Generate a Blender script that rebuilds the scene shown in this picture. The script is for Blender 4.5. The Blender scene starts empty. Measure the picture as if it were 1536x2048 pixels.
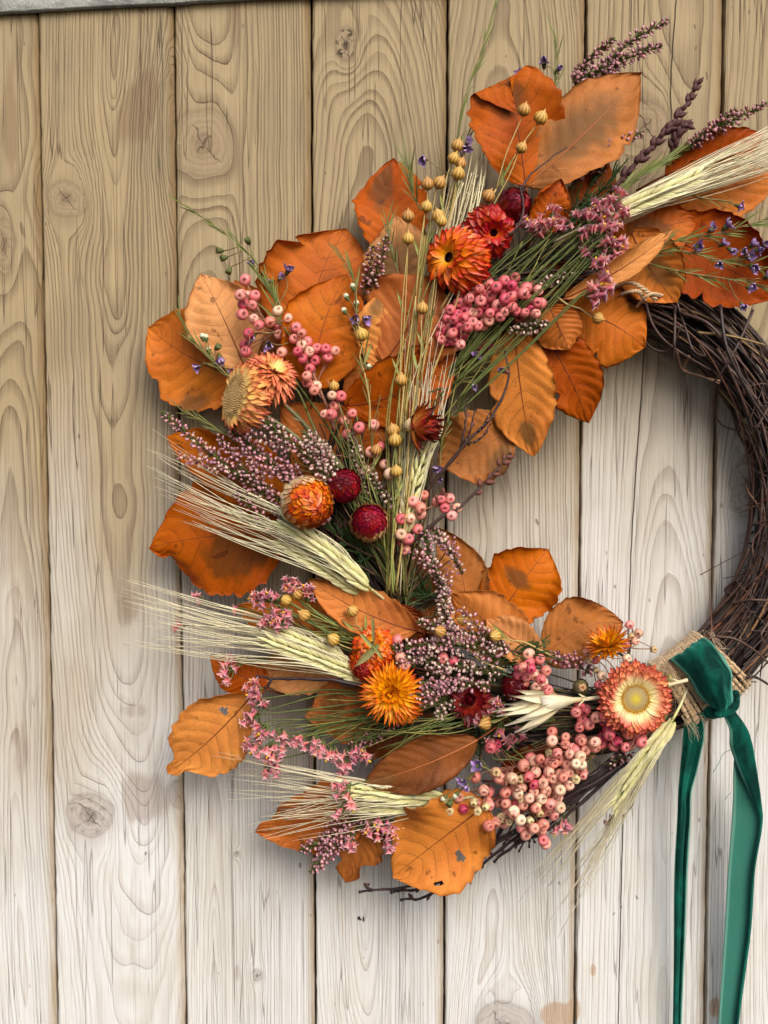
import bpy, math, random
import numpy as np
from mathutils import Vector, Matrix
R = math.radians
rnd = random.Random(7)

# ------------------------------------------------------------------ camera, sky, sun, exposure
scene = bpy.context.scene
F_PX, DIST, PITCH = 2200.0, 0.7333, R(3.56)          # focal length in photo pixels, metres to the wall
cam_data = bpy.data.cameras.new('camera'); cam = bpy.data.objects.new('camera', cam_data)
scene.collection.objects.link(cam); scene.camera = cam
CAM = Vector((0, -DIST*math.cos(PITCH), DIST*math.sin(PITCH)))
cam.location = CAM
cam.rotation_euler = (R(90)-PITCH, 0, 0)
cam_data.sensor_fit = 'VERTICAL'; cam_data.sensor_height = 36; cam_data.lens = 36*F_PX/2048
cam_data.clip_start = 0.05; cam_data.clip_end = 50
SUN_EL, SUN_ROT = R(40), R(156)                      # bright overcast from the upper right, behind the viewer
world = bpy.data.worlds.new('World'); scene.world = world; world.use_nodes = True
wn = world.node_tree; bg = wn.nodes['Background']
sky = wn.nodes.new('ShaderNodeTexSky'); sky.sky_type = 'NISHITA'; sky.sun_disc = False
sky.sun_elevation = SUN_EL; sky.sun_rotation = SUN_ROT
sky.air_density = 1.0; sky.dust_density = 4.0; sky.ozone_density = 0.4
wn.links.new(sky.outputs[0], bg.inputs[0]); bg.inputs[1].default_value = 0.13
sl = bpy.data.lights.new('sun', 'SUN'); sl.energy = 1.5; sl.angle = R(38); sl.color = (1.0, .985, .95)
so = bpy.data.objects.new('sun', sl); scene.collection.objects.link(so)
sdir = Vector((math.sin(SUN_ROT)*math.cos(SUN_EL), math.cos(SUN_ROT)*math.cos(SUN_EL), math.sin(SUN_EL)))
so.rotation_euler = sdir.to_track_quat('Z', 'Y').to_euler(); so.location = (0.5, -1, 1)
scene.view_settings.view_transform = 'Standard'; scene.view_settings.look = 'None'
scene.view_settings.gamma = 1; scene.view_settings.exposure = 0.60
scene.cycles.max_bounces = 6; scene.cycles.use_denoising = True

# ------------------------------------------------------------------ helpers
CR = Matrix.Rotation(R(90)-PITCH, 3, 'X')
def P(px, py, h=0.0):
    """point of the place seen at photo pixel (px,py), h metres in front of the planks"""
    d = CR @ Vector(((px-768)/F_PX, -(py-1024)/F_PX, -1))
    t = (-h - CAM.y)/d.y
    return CAM + d*t
def PP(pts, h=None):
    return [P(p[0], p[1], (p[2] if len(p) > 2 else h)) for p in pts]
PX = 1/3000.0
COL = scene.collection.objects
def empty(name, loc, label=None, cat=None, group=None, kind=None):
    o = bpy.data.objects.new(name, None); COL.link(o); o.location = loc
    o.empty_display_size = .01
    tag(o, label, cat, group, kind); return o
def tag(o, label=None, cat=None, group=None, kind=None):
    if label: o['label'] = label
    if cat: o['category'] = cat
    if group: o['group'] = group
    if kind: o['kind'] = kind
    return o

class MB:
    """collects vertices and faces with per-vertex float attributes"""
    def __init__(s): s.v = []; s.f = []; s.n = 0; s.a = {}
    def add(s, verts, faces, **attrs):
        verts = np.asarray(verts, float).reshape(-1, 3)
        k = len(verts)
        s.v.append(verts); s.f.extend([tuple(i+s.n for i in f) for f in faces])
        for name in set(list(attrs)+list(s.a)):
            if name not in s.a: s.a[name] = [np.zeros(s.n)]
            val = attrs.get(name, 0.0)
            s.a[name].append(np.full(k, val) if np.isscalar(val) else np.asarray(val, float))
        s.n += k
    def mesh(s, name, mat, off=None, smooth=True):
        me = bpy.data.meshes.new(name)
        V = np.concatenate(s.v) if s.v else np.zeros((0, 3))
        if off is not None: V = V-np.array(off)
        me.from_pydata(V.tolist(), [], s.f)
        for k, arrs in s.a.items():
            at = me.attributes.new(k, 'FLOAT', 'POINT'); at.data.foreach_set('value', np.concatenate(arrs).astype(np.float32))
        if smooth: me.polygons.foreach_set('use_smooth', [True]*len(me.polygons))
        if mat: me.materials.append(mat)
        me.update(); return me
    def build(s, name, mat, parent=None, smooth=True, off=None):
        if off is None and parent is not None:
            p = parent
            while p.parent: p = p.parent
            off = p.location
        me = s.mesh(name, mat, off, smooth)
        o = bpy.data.objects.new(name, me); COL.link(o)
        if parent is not None: o.parent = parent
        return o
def inst(name, me, parent, M, label=None):
    """a part sharing mesh data; M is a world matrix"""
    o = bpy.data.objects.new(name, me); COL.link(o); o.parent = parent
    p = parent
    while p.parent: p = p.parent
    o.matrix_basis = Matrix.Translation(-Vector(p.location)) @ M
    if label: o['label'] = label
    return o
def basis(x, z, loc, s=1.0):
    """matrix whose local X runs along x and local Z near z"""
    x = Vector(x).normalized(); z = Vector(z); y = z.cross(x)
    if y.length < 1e-6: y = Vector((.3, .5, .8)).cross(x)
    y.normalize(); z = x.cross(y)
    if not hasattr(s, '__len__'): s = (s, s, s)
    return Matrix(((x.x*s[0], y.x*s[1], z.x*s[2], loc[0]), (x.y*s[0], y.y*s[1], z.y*s[2], loc[1]), (x.z*s[0], y.z*s[1], z.z*s[2], loc[2]), (0, 0, 0, 1)))
def spline(pts, n):
    pts = [Vector(p) for p in pts]
    if len(pts) == 2:
        return [pts[0].lerp(pts[1], i/(n-1)) for i in range(n)]
    q = [pts[0]*2-pts[1]]+pts+[pts[-1]*2-pts[-2]]
    out = []
    m = len(pts)-1
    for i in range(n):
        t = i/(n-1)*m; k = min(int(t), m-1); t -= k
        a, b, c, d = q[k:k+4]
        out.append(.5*((2*b)+(c-a)*t+(2*a-5*b+4*c-d)*t*t+(3*b-a-3*c+d)*t**3))
    return out
def tube(mb, pts, r, sides=6, cap=True, **attrs):
    """r: number, (r0,r1) or list"""
    P_ = np.array([tuple(p) for p in pts]); n = len(P_)
    if hasattr(r, '__len__'):
        rr = np.interp(np.linspace(0, 1, n), np.linspace(0, 1, len(r)), r)
    else: rr = np.full(n, r)
    T = np.gradient(P_, axis=0); T /= (np.linalg.norm(T, axis=1)[:, None]+1e-12)
    m = T.mean(axis=0); ref = np.eye(3)[np.argmin(np.abs(m))]
    A = np.cross(T, ref); A /= (np.linalg.norm(A, axis=1)[:, None]+1e-12); B = np.cross(T, A)
    ang = np.arange(sides)/sides*2*math.pi
    V = P_[:, None, :]+rr[:, None, None]*(A[:, None, :]*np.cos(ang)[None, :, None]+B[:, None, :]*np.sin(ang)[None, :, None])
    F = []
    for i in range(n-1):
        for j in range(sides):
            j2 = (j+1) % sides
            F.append((i*sides+j, i*sides+j2, (i+1)*sides+j2, (i+1)*sides+j))
    if cap:
        F.append(tuple(range(sides-1, -1, -1))); F.append(tuple((n-1)*sides+j for j in range(sides)))
    if 'u' not in attrs: attrs['u'] = np.repeat(np.linspace(0, 1, n), sides)
    mb.add(V.reshape(-1, 3), F, **attrs)
def gridfaces(nu, nv, base=0):
    return [(base+i*nv+j, base+i*nv+j+1, base+(i+1)*nv+j+1, base+(i+1)*nv+j) for i in range(nu-1) for j in range(nv-1)]
def lathe(mb, prof, sides=12, M=None, ribs=0, amp=0.0, **attrs):
    """prof: list of (radius, z)"""
    V = []; U = []
    n = len(prof)
    for i, (r_, z_) in enumerate(prof):
        for j in range(sides):
            a = j/sides*2*math.pi
            rr = r_*(1+amp*math.cos(ribs*a)) if ribs else r_
            V.append((rr*math.cos(a), rr*math.sin(a), z_)); U.append(i/(n-1))
    F = []
    for i in range(n-1):
        for j in range(sides):
            j2 = (j+1) % sides
            F.append((i*sides+j, i*sides+j2, (i+1)*sides+j2, (i+1)*sides+j))
    F.append(tuple(range(sides-1, -1, -1))); F.append(tuple((n-1)*sides+j for j in range(sides)))
    V = np.array(V)
    if M is not None:
        Mn = np.array(M); V = V@Mn[:3, :3].T+Mn[:3, 3]
    mb.add(V, F, u=np.array(U), **attrs)

# value noise
_rng = np.random.RandomState(3); _tab = _rng.rand(256, 256)
def vnoise(x, z, seed=0):
    x = np.asarray(x, float)+seed*17.31; z = np.asarray(z, float)+seed*5.77
    xi = np.floor(x).astype(int); zi = np.floor(z).astype(int); fx = x-xi; fz = z-zi
    fx = fx*fx*(3-2*fx); fz = fz*fz*(3-2*fz)
    g = lambda a, b: _tab[a % 256, b % 256]
    return ((g(xi, zi)*(1-fx)+g(xi+1, zi)*fx)*(1-fz)+(g(xi, zi+1)*(1-fx)+g(xi+1, zi+1)*fx)*fz)*2-1

# ------------------------------------------------------------------ materials
class NT:
    def __init__(s, name):
        s.m = bpy.data.materials.new(name); s.m.use_nodes = True; s.t = s.m.node_tree
        s.b = s.t.nodes['Principled BSDF']; s.out = s.t.nodes['Material Output']
    def new(s, typ, **kw):
        n = s.t.nodes.new(typ)
        for k, v in kw.items(): setattr(n, k, v)
        return n
    def plug(s, sock, v):
        if hasattr(v, 'is_output') or isinstance(v, bpy.types.NodeSocket): s.t.links.new(v, sock)
        else: sock.default_value = v
    def math(s, op, a, b=0.0, c=None, clamp=False):
        n = s.new('ShaderNodeMath', operation=op, use_clamp=clamp); s.plug(n.inputs[0], a); s.plug(n.inputs[1], b)
        if c is not None: s.plug(n.inputs[2], c)
        return n.outputs[0]
    def attr(s, name, out='Fac'):
        return s.new('ShaderNodeAttribute', attribute_name=name).outputs[out]
    def coord(s, scale=(1, 1, 1), out='Object', loc=None):
        tc = s.new('ShaderNodeTexCoord'); mp = s.new('ShaderNodeMapping'); mp.inputs['Scale'].default_value = scale
        s.t.links.new(tc.outputs[out], mp.inputs[0])
        if loc is not None: s.plug(mp.inputs['Location'], loc)
        return mp.outputs[0]
    def noise(s, scale, vec=None, detail=3, rough=.55, dist=0.0):
        n = s.new('ShaderNodeTexNoise'); n.inputs['Scale'].default_value = scale; n.inputs['Detail'].default_value = detail
        n.inputs['Roughness'].default_value = rough; n.inputs['Distortion'].default_value = dist
        if vec is not None: s.t.links.new(vec, n.inputs['Vector'])
        return n.outputs['Fac']
    def step(s, v, a, b):
        n = s.new('ShaderNodeMapRange', interpolation_type='SMOOTHSTEP'); s.plug(n.inputs[0], v)
        n.inputs[1].default_value = a; n.inputs[2].default_value = b; return n.outputs[0]
    def lin(s, v, a, b, c=0.0, d=1.0):
        n = s.new('ShaderNodeMapRange'); s.plug(n.inputs[0], v)
        for i, x in enumerate((a, b, c, d)): n.inputs[i+1].default_value = x
        return n.outputs[0]
    def mix(s, f, a, b, typ='MIX'):
        n = s.new('ShaderNodeMix', data_type='RGBA', blend_type=typ)
        s.plug(n.inputs[0], f)
        for i, v in ((6, a), (7, b)):
            if isinstance(v, bpy.types.NodeSocket): s.t.links.new(v, n.inputs[i])
            else: n.inputs[i].default_value = (*v[:3], 1)
        return n.outputs[2]
    def ramp(s, v, stops):
        n = s.new('ShaderNodeValToRGB'); e = n.color_ramp.elements
        while len(e) < len(stops): e.new(.5)
        for el, (p, c) in zip(e, stops): el.position = p; el.color = (*c, 1)
        s.plug(n.inputs[0], v); return n.outputs[0]
    def rand(s): return s.new('ShaderNodeObjectInfo').outputs['Random']
    def hsv(s, col, h=.5, sat=1.0, val=1.0):
        n = s.new('ShaderNodeHueSaturation'); s.plug(n.inputs['Hue'], h); s.plug(n.inputs['Saturation'], sat); s.plug(n.inputs['Value'], val)
        s.plug(n.inputs['Color'], col if isinstance(col, bpy.types.NodeSocket) else (*col, 1)); return n.outputs[0]
    def bump(s, h, strength=.3, dist=.001):
        n = s.new('ShaderNodeBump'); n.inputs['Strength'].default_value = strength; n.inputs['Distance'].default_value = dist
        s.t.links.new(h, n.inputs['Height']); s.t.links.new(n.outputs[0], s.b.inputs['Normal'])
    def finish(s, col, rough=.6, spec=.4, transl=0.0, sheen=0.0, sheen_tint=None, coat=0.0):
        s.plug(s.b.inputs['Base Color'], col if isinstance(col, bpy.types.NodeSocket) else (*col, 1))
        s.plug(s.b.inputs['Roughness'], rough); s.b.inputs['Specular IOR Level'].default_value = spec
        s.b.inputs['Sheen Weight'].default_value = sheen; s.b.inputs['Coat Weight'].default_value = coat
        if sheen_tint: s.b.inputs['Sheen Tint'].default_value = (*sheen_tint, 1)
        if transl:
            tr = s.new('ShaderNodeBsdfTranslucent')
            if isinstance(col, bpy.types.NodeSocket): s.t.links.new(col, tr.inputs[0])
            else: tr.inputs[0].default_value = (*col, 1)
            mx = s.new('ShaderNodeMixShader'); mx.inputs[0].default_value = transl
            s.t.links.new(s.b.outputs[0], mx.inputs[1]); s.t.links.new(tr.outputs[0], mx.inputs[2]); s.t.links.new(mx.outputs[0], s.out.inputs[0])
        return s.m
def lin3(r, g, b):
    f = lambda c: (c/255/12.92) if c/255 <= .04045 else ((c/255+.055)/1.055)**2.4
    return (f(r), f(g), f(b))

def wood_material():
    t = NT('weathered_pine')
    F = t.attr('grain'); rho = t.attr('knot'); stain = t.attr('stain'); crk = t.attr('crack'); wz = t.attr('weather'); seam = t.attr('seam')
    fine = t.coord((420, 1, 9)); n_f = t.noise(1.0, fine, 4, .6)
    jag = t.coord((160, 1, 26)); n_j = t.noise(1.0, jag, 3, .6)
    streak = t.coord((1100, 1, 22)); n_s = t.noise(1.0, streak, 2, .5)
    Fj = t.math('ADD', F, t.math('MULTIPLY', t.math('SUBTRACT', n_j, .5), .17))
    fr = t.math('FRACT', Fj)
    late = t.math('MULTIPLY', t.step(fr, .38, .82), t.math('SUBTRACT', 1.0, t.step(fr, .93, 1.0)))
    late2 = t.math('MULTIPLY', t.step(fr, .80, .90), t.math('SUBTRACT', 1.0, t.step(fr, .95, 1.0)))
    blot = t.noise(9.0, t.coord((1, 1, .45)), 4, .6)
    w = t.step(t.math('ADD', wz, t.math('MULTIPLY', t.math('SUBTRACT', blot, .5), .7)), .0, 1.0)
    early = t.mix(w, lin3(157, 140, 108), lin3(206, 207, 206))  # tan end also carries the painted shade at the wall top
    blot2 = t.noise(23.0, t.coord((1, 1, .5), loc=(3, 0, 7)), 3, .6)
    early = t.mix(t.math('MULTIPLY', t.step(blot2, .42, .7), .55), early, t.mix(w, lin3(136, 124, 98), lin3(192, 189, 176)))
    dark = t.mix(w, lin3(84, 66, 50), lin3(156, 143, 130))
    wn_ = t.new('ShaderNodeTexWhiteNoise', noise_dimensions='1D'); t.plug(wn_.inputs['W'], t.math('FLOOR', Fj))
    lf = t.math('MULTIPLY', t.math('ADD', t.math('MULTIPLY', late, .56), t.math('MULTIPLY', late2, .22)), t.math('MULTIPLY', t.lin(wn_.outputs['Value'], 0, 1, .5, 1.15), t.lin(w, 0, 1, 1.12, .8)))
    brk = t.math('MULTIPLY', t.lin(n_f, .32, .62, .35, 1.0), t.lin(n_s, .35, .65, .7, 1.1))
    col = t.mix(t.math('MULTIPLY', lf, brk, clamp=True), early, dark)
    # fibres
    col = t.mix(t.math('MULTIPLY', t.step(n_s, .48, .72), .32), col, t.mix(w, lin3(104, 84, 62), lin3(150, 140, 128)))
    col = t.mix(t.math('MULTIPLY', t.step(n_f, .52, .8), .30), col, t.mix(w, lin3(206, 184, 138), lin3(226, 222, 212)))
    # drying checks: thin vertical dark lines
    chk = t.noise(1.0, t.coord((230, 1, 5.0), loc=(9, 0, 2)), 1, .4)
    ck = t.math('MULTIPLY', t.math('SUBTRACT', 1.0, t.step(t.math('ABSOLUTE', t.math('SUBTRACT', chk, .62)), .0, .016)), t.step(t.noise(16, t.coord((1, 1, .35), loc=(1, 0, 5)), 2), .40, .52))
    col = t.mix(t.math('MULTIPLY', ck, t.lin(w, 0, 1, .75, .45)), col, lin3(78, 62, 50))
    # stain tongues
    st = t.step(t.math('ADD', stain, t.math('ADD', t.math('MULTIPLY', t.math('SUBTRACT', n_f, .5), .8), t.math('MULTIPLY', t.math('SUBTRACT', n_j, .5), .7))), .35, .75)
    col = t.mix(t.math('MULTIPLY', st, .6), col, t.mix(w, lin3(122, 100, 76), lin3(150, 136, 126)))
    # rust stain near the foot
    rs = t.attr('rust')
    col = t.mix(t.math('MULTIPLY', t.step(t.math('ADD', rs, t.math('MULTIPLY', t.math('SUBTRACT', n_j, .5), .5)), .4, .7), .6), col, lin3(168, 128, 84))
    # knots
    kr = t.math('MULTIPLY', rho, 5.0)
    kfr = t.math('FRACT', t.math('ADD', kr, t.math('MULTIPLY', t.noise(220.0, t.coord(), 2), 1.2)))
    kring = t.step(kfr, .45, .9)
    heart = t.math('SUBTRACT', 1.0, t.step(t.math('ADD', rho, t.math('MULTIPLY', t.math('SUBTRACT', t.noise(150.0, t.coord(), 3), .5), .5)), .18, .48))
    kcol = t.mix(t.math('MULTIPLY', kring, .26), t.mix(w, lin3(150, 132, 104), lin3(176, 170, 164)), t.mix(w, lin3(96, 76, 56), lin3(116, 106, 100)))
    kdark = t.attr('knotdark')
    kcol = t.mix(t.math('MULTIPLY', heart, t.math('ADD', .35, t.math('MULTIPLY', kdark, .6))), kcol, lin3(74, 58, 46))
    kcol = t.mix(t.math('MULTIPLY', kdark, t.step(t.noise(260.0, t.coord(), 3), .5, .62)), kcol, lin3(38, 26, 20))
    rim = t.math('MULTIPLY', t.step(rho, .86, .97), t.math('SUBTRACT', 1.0, t.step(rho, 1.0, 1.12)))
    halo = t.math('SUBTRACT', 1.0, t.step(t.math('ADD', rho, t.math('MULTIPLY', t.math('SUBTRACT', n_f, .5), .5)), .7, 1.7))
    col = t.mix(t.math('MULTIPLY', halo, .45), col, t.mix(w, lin3(128, 112, 88), lin3(160, 154, 148)))
    inK = t.math('MULTIPLY', t.math('SUBTRACT', 1.0, t.step(rho, .80, 1.06)), .85)
    col = t.mix(inK, col, kcol)
    col = t.mix(t.math('MULTIPLY', rim, .28), col, lin3(104, 86, 68))
    # drying checks across the knot
    kx = t.attr('kx'); kz = t.attr('kz'); nz = t.math('MULTIPLY', t.math('SUBTRACT', t.noise(130.0, t.coord(), 3), .5), .5); vc = None
    for a_, ex_ in ((.9, .85), (2.3, .38)):
        d_ = t.math('ABSOLUTE', t.math('ADD', nz, t.math('ADD', t.math('MULTIPLY', kx, math.sin(a_)), t.math('MULTIPLY', kz, math.cos(a_)))))
        l_ = t.math('MULTIPLY', t.math('SUBTRACT', 1.0, t.step(d_, .004, .03)), t.math('SUBTRACT', 1.0, t.step(rho, ex_*.5, ex_))); vc = l_ if vc is None else t.math('MAXIMUM', vc, l_)
    col = t.mix(t.math('MULTIPLY', vc, .65), col, lin3(66, 52, 42))
    # long crack
    c1 = t.math('SUBTRACT', 1.0, t.step(t.math('ABSOLUTE', t.math('ADD', crk, t.math('MULTIPLY', t.math('SUBTRACT', t.noise(1, t.coord((30, 1, 60)), 3), .5), .0012))), .00015, .00055))
    col = t.mix(t.math('MULTIPLY', c1, .9), col, lin3(44, 34, 28))
    # small specks
    sp = t.math('MULTIPLY', t.step(t.noise(170.0, t.coord((1, 1, .55), loc=(4, 4, 4)), 1), .745, .79), .7)
    col = t.mix(sp, col, lin3(98, 82, 66))
    # groove flank grime
    seam = t.math('MULTIPLY', seam, t.lin(n_j, .3, .65, .5, 1.15), clamp=True)
    col = t.mix(t.math('MULTIPLY', seam, .75), col, t.mix(w, lin3(112, 88, 54), lin3(150, 130, 102)))
    h = t.math('ADD', t.math('MULTIPLY', lf, .8), t.math('ADD', t.math('MULTIPLY', n_f, .5), t.math('MULTIPLY', n_s, .35)))
    h = t.math('SUBTRACT', h, t.math('ADD', t.math('MULTIPLY', c1, 2.5), t.math('ADD', t.math('MULTIPLY', ck, .9), t.math('MULTIPLY', vc, .8))))
    t.bump(h, .7, .001)
    return t.finish(col, rough=.72, spec=.25)

def leaf_material(name, c1, c2, cv, transl=.28, brown=.25):
    t = NT(name)
    phi = t.attr('phi'); lu = t.attr('u'); lv = t.attr('lv'); pt = t.attr('patch')
    r = t.rand()
    loc = t.new('ShaderNodeCombineXYZ'); t.plug(loc.inputs[0], t.math('MULTIPLY', r, 10)); t.plug(loc.inputs[2], t.math('MULTIPLY', r, 37))
    v = t.coord((1, 1, 1), loc=loc.outputs[0])
    n1 = t.noise(45.0, v, 4, .6); n2 = t.noise(380.0, v, 3, .6); n3 = t.noise(120.0, v, 2, .5)
    col = t.mix(t.step(n1, .3, .7), c1, c2)
    col = t.mix(t.math('MULTIPLY', t.step(n2, .45, .7), .22), col, tuple(x*.55 for x in c1))
    tri = t.math('ABSOLUTE', t.math('SUBTRACT', t.math('FRACT', t.math('ADD', phi, .5)), .5))
    # broad tonal band beside each vein and thin vein line
    col = t.mix(t.math('MULTIPLY', t.math('SUBTRACT', 1.0, t.step(tri, .0, .28)), .22), col, tuple(x*.6 for x in c2))
    vb = t.new('ShaderNodeTexVoronoi', feature='DISTANCE_TO_EDGE'); vb.inputs['Scale'].default_value = 420; t.t.links.new(v, vb.inputs['Vector'])
    net = t.math('SUBTRACT', 1.0, t.step(vb.outputs['Distance'], .0, .12))
    n4 = t.noise(14.0, v, 2, .5)
    col = t.mix(t.math('MULTIPLY', net, .16), col, cv)
    col = t.mix(t.math('MULTIPLY', t.step(n4, .42, .68), .45), col, tuple(min(1, x*1.22) for x in c2))
    vein = t.math('MULTIPLY', t.math('SUBTRACT', 1.0, t.step(tri, .008, .036)), t.math('MULTIPLY', t.lin(lv, .4, 1.0, .72, .05), t.lin(n3, .35, .6, .5, 1.0)))
    col = t.mix(vein, col, cv)
    col = t.mix(t.math('MULTIPLY', t.step(t.math('ADD', lv, t.math('MULTIPLY', n1, .25)), .98, 1.2), .6), col, tuple(x*.4 for x in c1))
    col = t.mix(t.math('MULTIPLY', t.step(t.math('ADD', pt, t.math('MULTIPLY', t.math('SUBTRACT', n1, .5), 1.9)), .3, .85), .78), col, lin3(108, 72, 34))
    col = t.mix(t.math('MULTIPLY', t.step(n3, .66, .73), brown*2.6), col, lin3(92, 44, 14))
    col = t.hsv(col, h=t.lin(r, 0, 1, .488, .513), sat=t.lin(r, 0, 1, 1.05, .92), val=t.lin(r, 0, 1, .70, 1.12))
    t.bump(t.math('ADD', t.math('ADD', t.math('MULTIPLY', n2, .3), t.math('MULTIPLY', net, -.25)), t.math('MULTIPLY', vein, -1.0)), .4, .0006)
    return t.finish(col, rough=.6, spec=.2, transl=transl)

def grad_material(name, stops, rough=.5, spec=.4, transl=.15, streak=.3, hue=.012, val=.15, coat=0.0, sc=(500, 60, 60), bump=.3):
    """colour runs along the piece's own length (attribute u)"""
    t = NT(name); u = t.attr('u'); r = t.rand()
    loc = t.new('ShaderNodeCombineXYZ'); t.plug(loc.inputs[0], t.math('MULTIPLY', r, 13)); t.plug(loc.inputs[1], t.math('MULTIPLY', r, 7))
    n = t.noise(1.0, t.coord(sc, loc=loc.outputs[0]), 3, .6)
    col = t.ramp(t.math('ADD', u, t.math('MULTIPLY', t.math('SUBTRACT', n, .5), .35)), stops)
    col = t.mix(t.math('MULTIPLY', t.step(n, .5, .75), streak), col, (.0, .0, .0), 'MULTIPLY') if False else t.hsv(col, h=t.lin(r, 0, 1, .5-hue, .5+hue), val=t.math('MULTIPLY', t.lin(r, 0, 1, 1-val, 1+val), t.lin(n, .3, .7, 1+streak*.3, 1-streak*.7)))
    t.bump(n, bump, .0004)
    return t.finish(col, rough=rough, spec=spec, transl=transl, coat=coat)
# ------------------------------------------------------------------ the plank wall
M_WOOD = wood_material()
def simple(name, col, rough=.6, spec=.3, transl=0, noise=0, nscale=200, **k):
    t = NT(name)
    c = col
    if noise:
        n = t.noise(nscale, t.coord(), 4, .6)
        c = t.hsv(col, val=t.lin(n, .3, .7, 1-noise, 1+noise)); t.bump(n, .4, .0006)
    return t.finish(c, rough=rough, spec=spec, transl=transl, **k)
M_BACK = simple('dark_backing', (.02, .014, .009), .9, .1)

SEAMS = [-706, -440, -172, 95, 360, 627, 892, 1161, 1429, 1696, 1963, 2230, 2497]
seam_m = [(s-768)*PX for s in SEAMS]
def ZP(py): return P(768, py).z
def XP(px, py): return P(px, py).x
# knots: px, py, rx, ry, darkness (photo pixels)
KNOTS = [(135, 398, 36, 34, .15), (182, 1630, 46, 46, .35), (408, 288, 62, 68, .0), (515, 1950, 12, 13, .5), (690, 88, 22, 32, 1.0),
         (1290, 250, 48, 46, .0), (1502, 975, 44, 60, .35), (8, 490, 20, 52, .2), (1010, 2052, 58, 52, .0), (352, 1590, 14, 32, .1), (345, 165, 10, 36, .1), (476, 1710, 5, 5, .9), (1196, 1530, 26, 30, .1)]
STAINS = [(280, 215, 34, 72, .9, .5), (262, 1205, 26, 40, .7, 0), (290, 1600, 50, 52, .9, 0), (20, 230, 20, 110, .75, 0), (470, 60, 14, 60, .7, 0), (270, 1850, 14, 220, .45, 0), (40, 1500, 16, 60, .6, 0), (475, 1945, 9, 26, .7, 0), (270, 1420, 30, 16, .6, 0), (1010, 960, 10, 95, .6, 0), (800, 900, 20, 80, .4, 0), (770, 1880, 30, 90, .4, 0), (30, 1190, 18, 60, .5, 0)]
RUST = [(1115, 2030, 32, 26, .9), (1150, 2020, 10, 24, .9), (1186, 1940, 6, 12, .9), (1430, 2015, 12, 22, .8), (700, 1925, 6, 4, .5)]
# per plank (index of its left seam): pith x in photo px, depth under the surface m, taper, wobble, ring width m
PLANK = {0: (-600, .03, .1, .01, .0036), 1: (-300, .02, .1, .01, .0036), 2: (30, .017, .05, .012, .0042), 3: (250, .020, -.10, .016, .0038), 4: (425, .016, .045, .008, .0031),
         5: (735, .020, .085, .012, .0036), 6: (985, .018, .06, .010, .0031), 7: (1345, .024, .02, .008, .0045), 8: (1570, .02, .07, .01, .0038),
         9: (1850, .02, .06, .01, .0038), 10: (2100, .02, .05, .01, .0038), 11: (2300, .02, .05, .01, .0038)}
wall = empty('plank_wall', (0, 0, 0), 'pale weathered softwood plank wall behind the whole wreath, with knots and dark seams', 'wall')
CR_PTS = [(1352, 0), (1344, 110), (1340, 190), (1345, 250), (1338, 330), (1312, 470), (1291, 660), (1283, 780), (1270, 960), (1262, 1100), (1257, 1240), (1250, 1500), (1243, 1750), (1236, 2048)]
crz = [P(*p).z for p in CR_PTS][::-1]; crx = [P(*p).x for p in CR_PTS][::-1]
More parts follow.
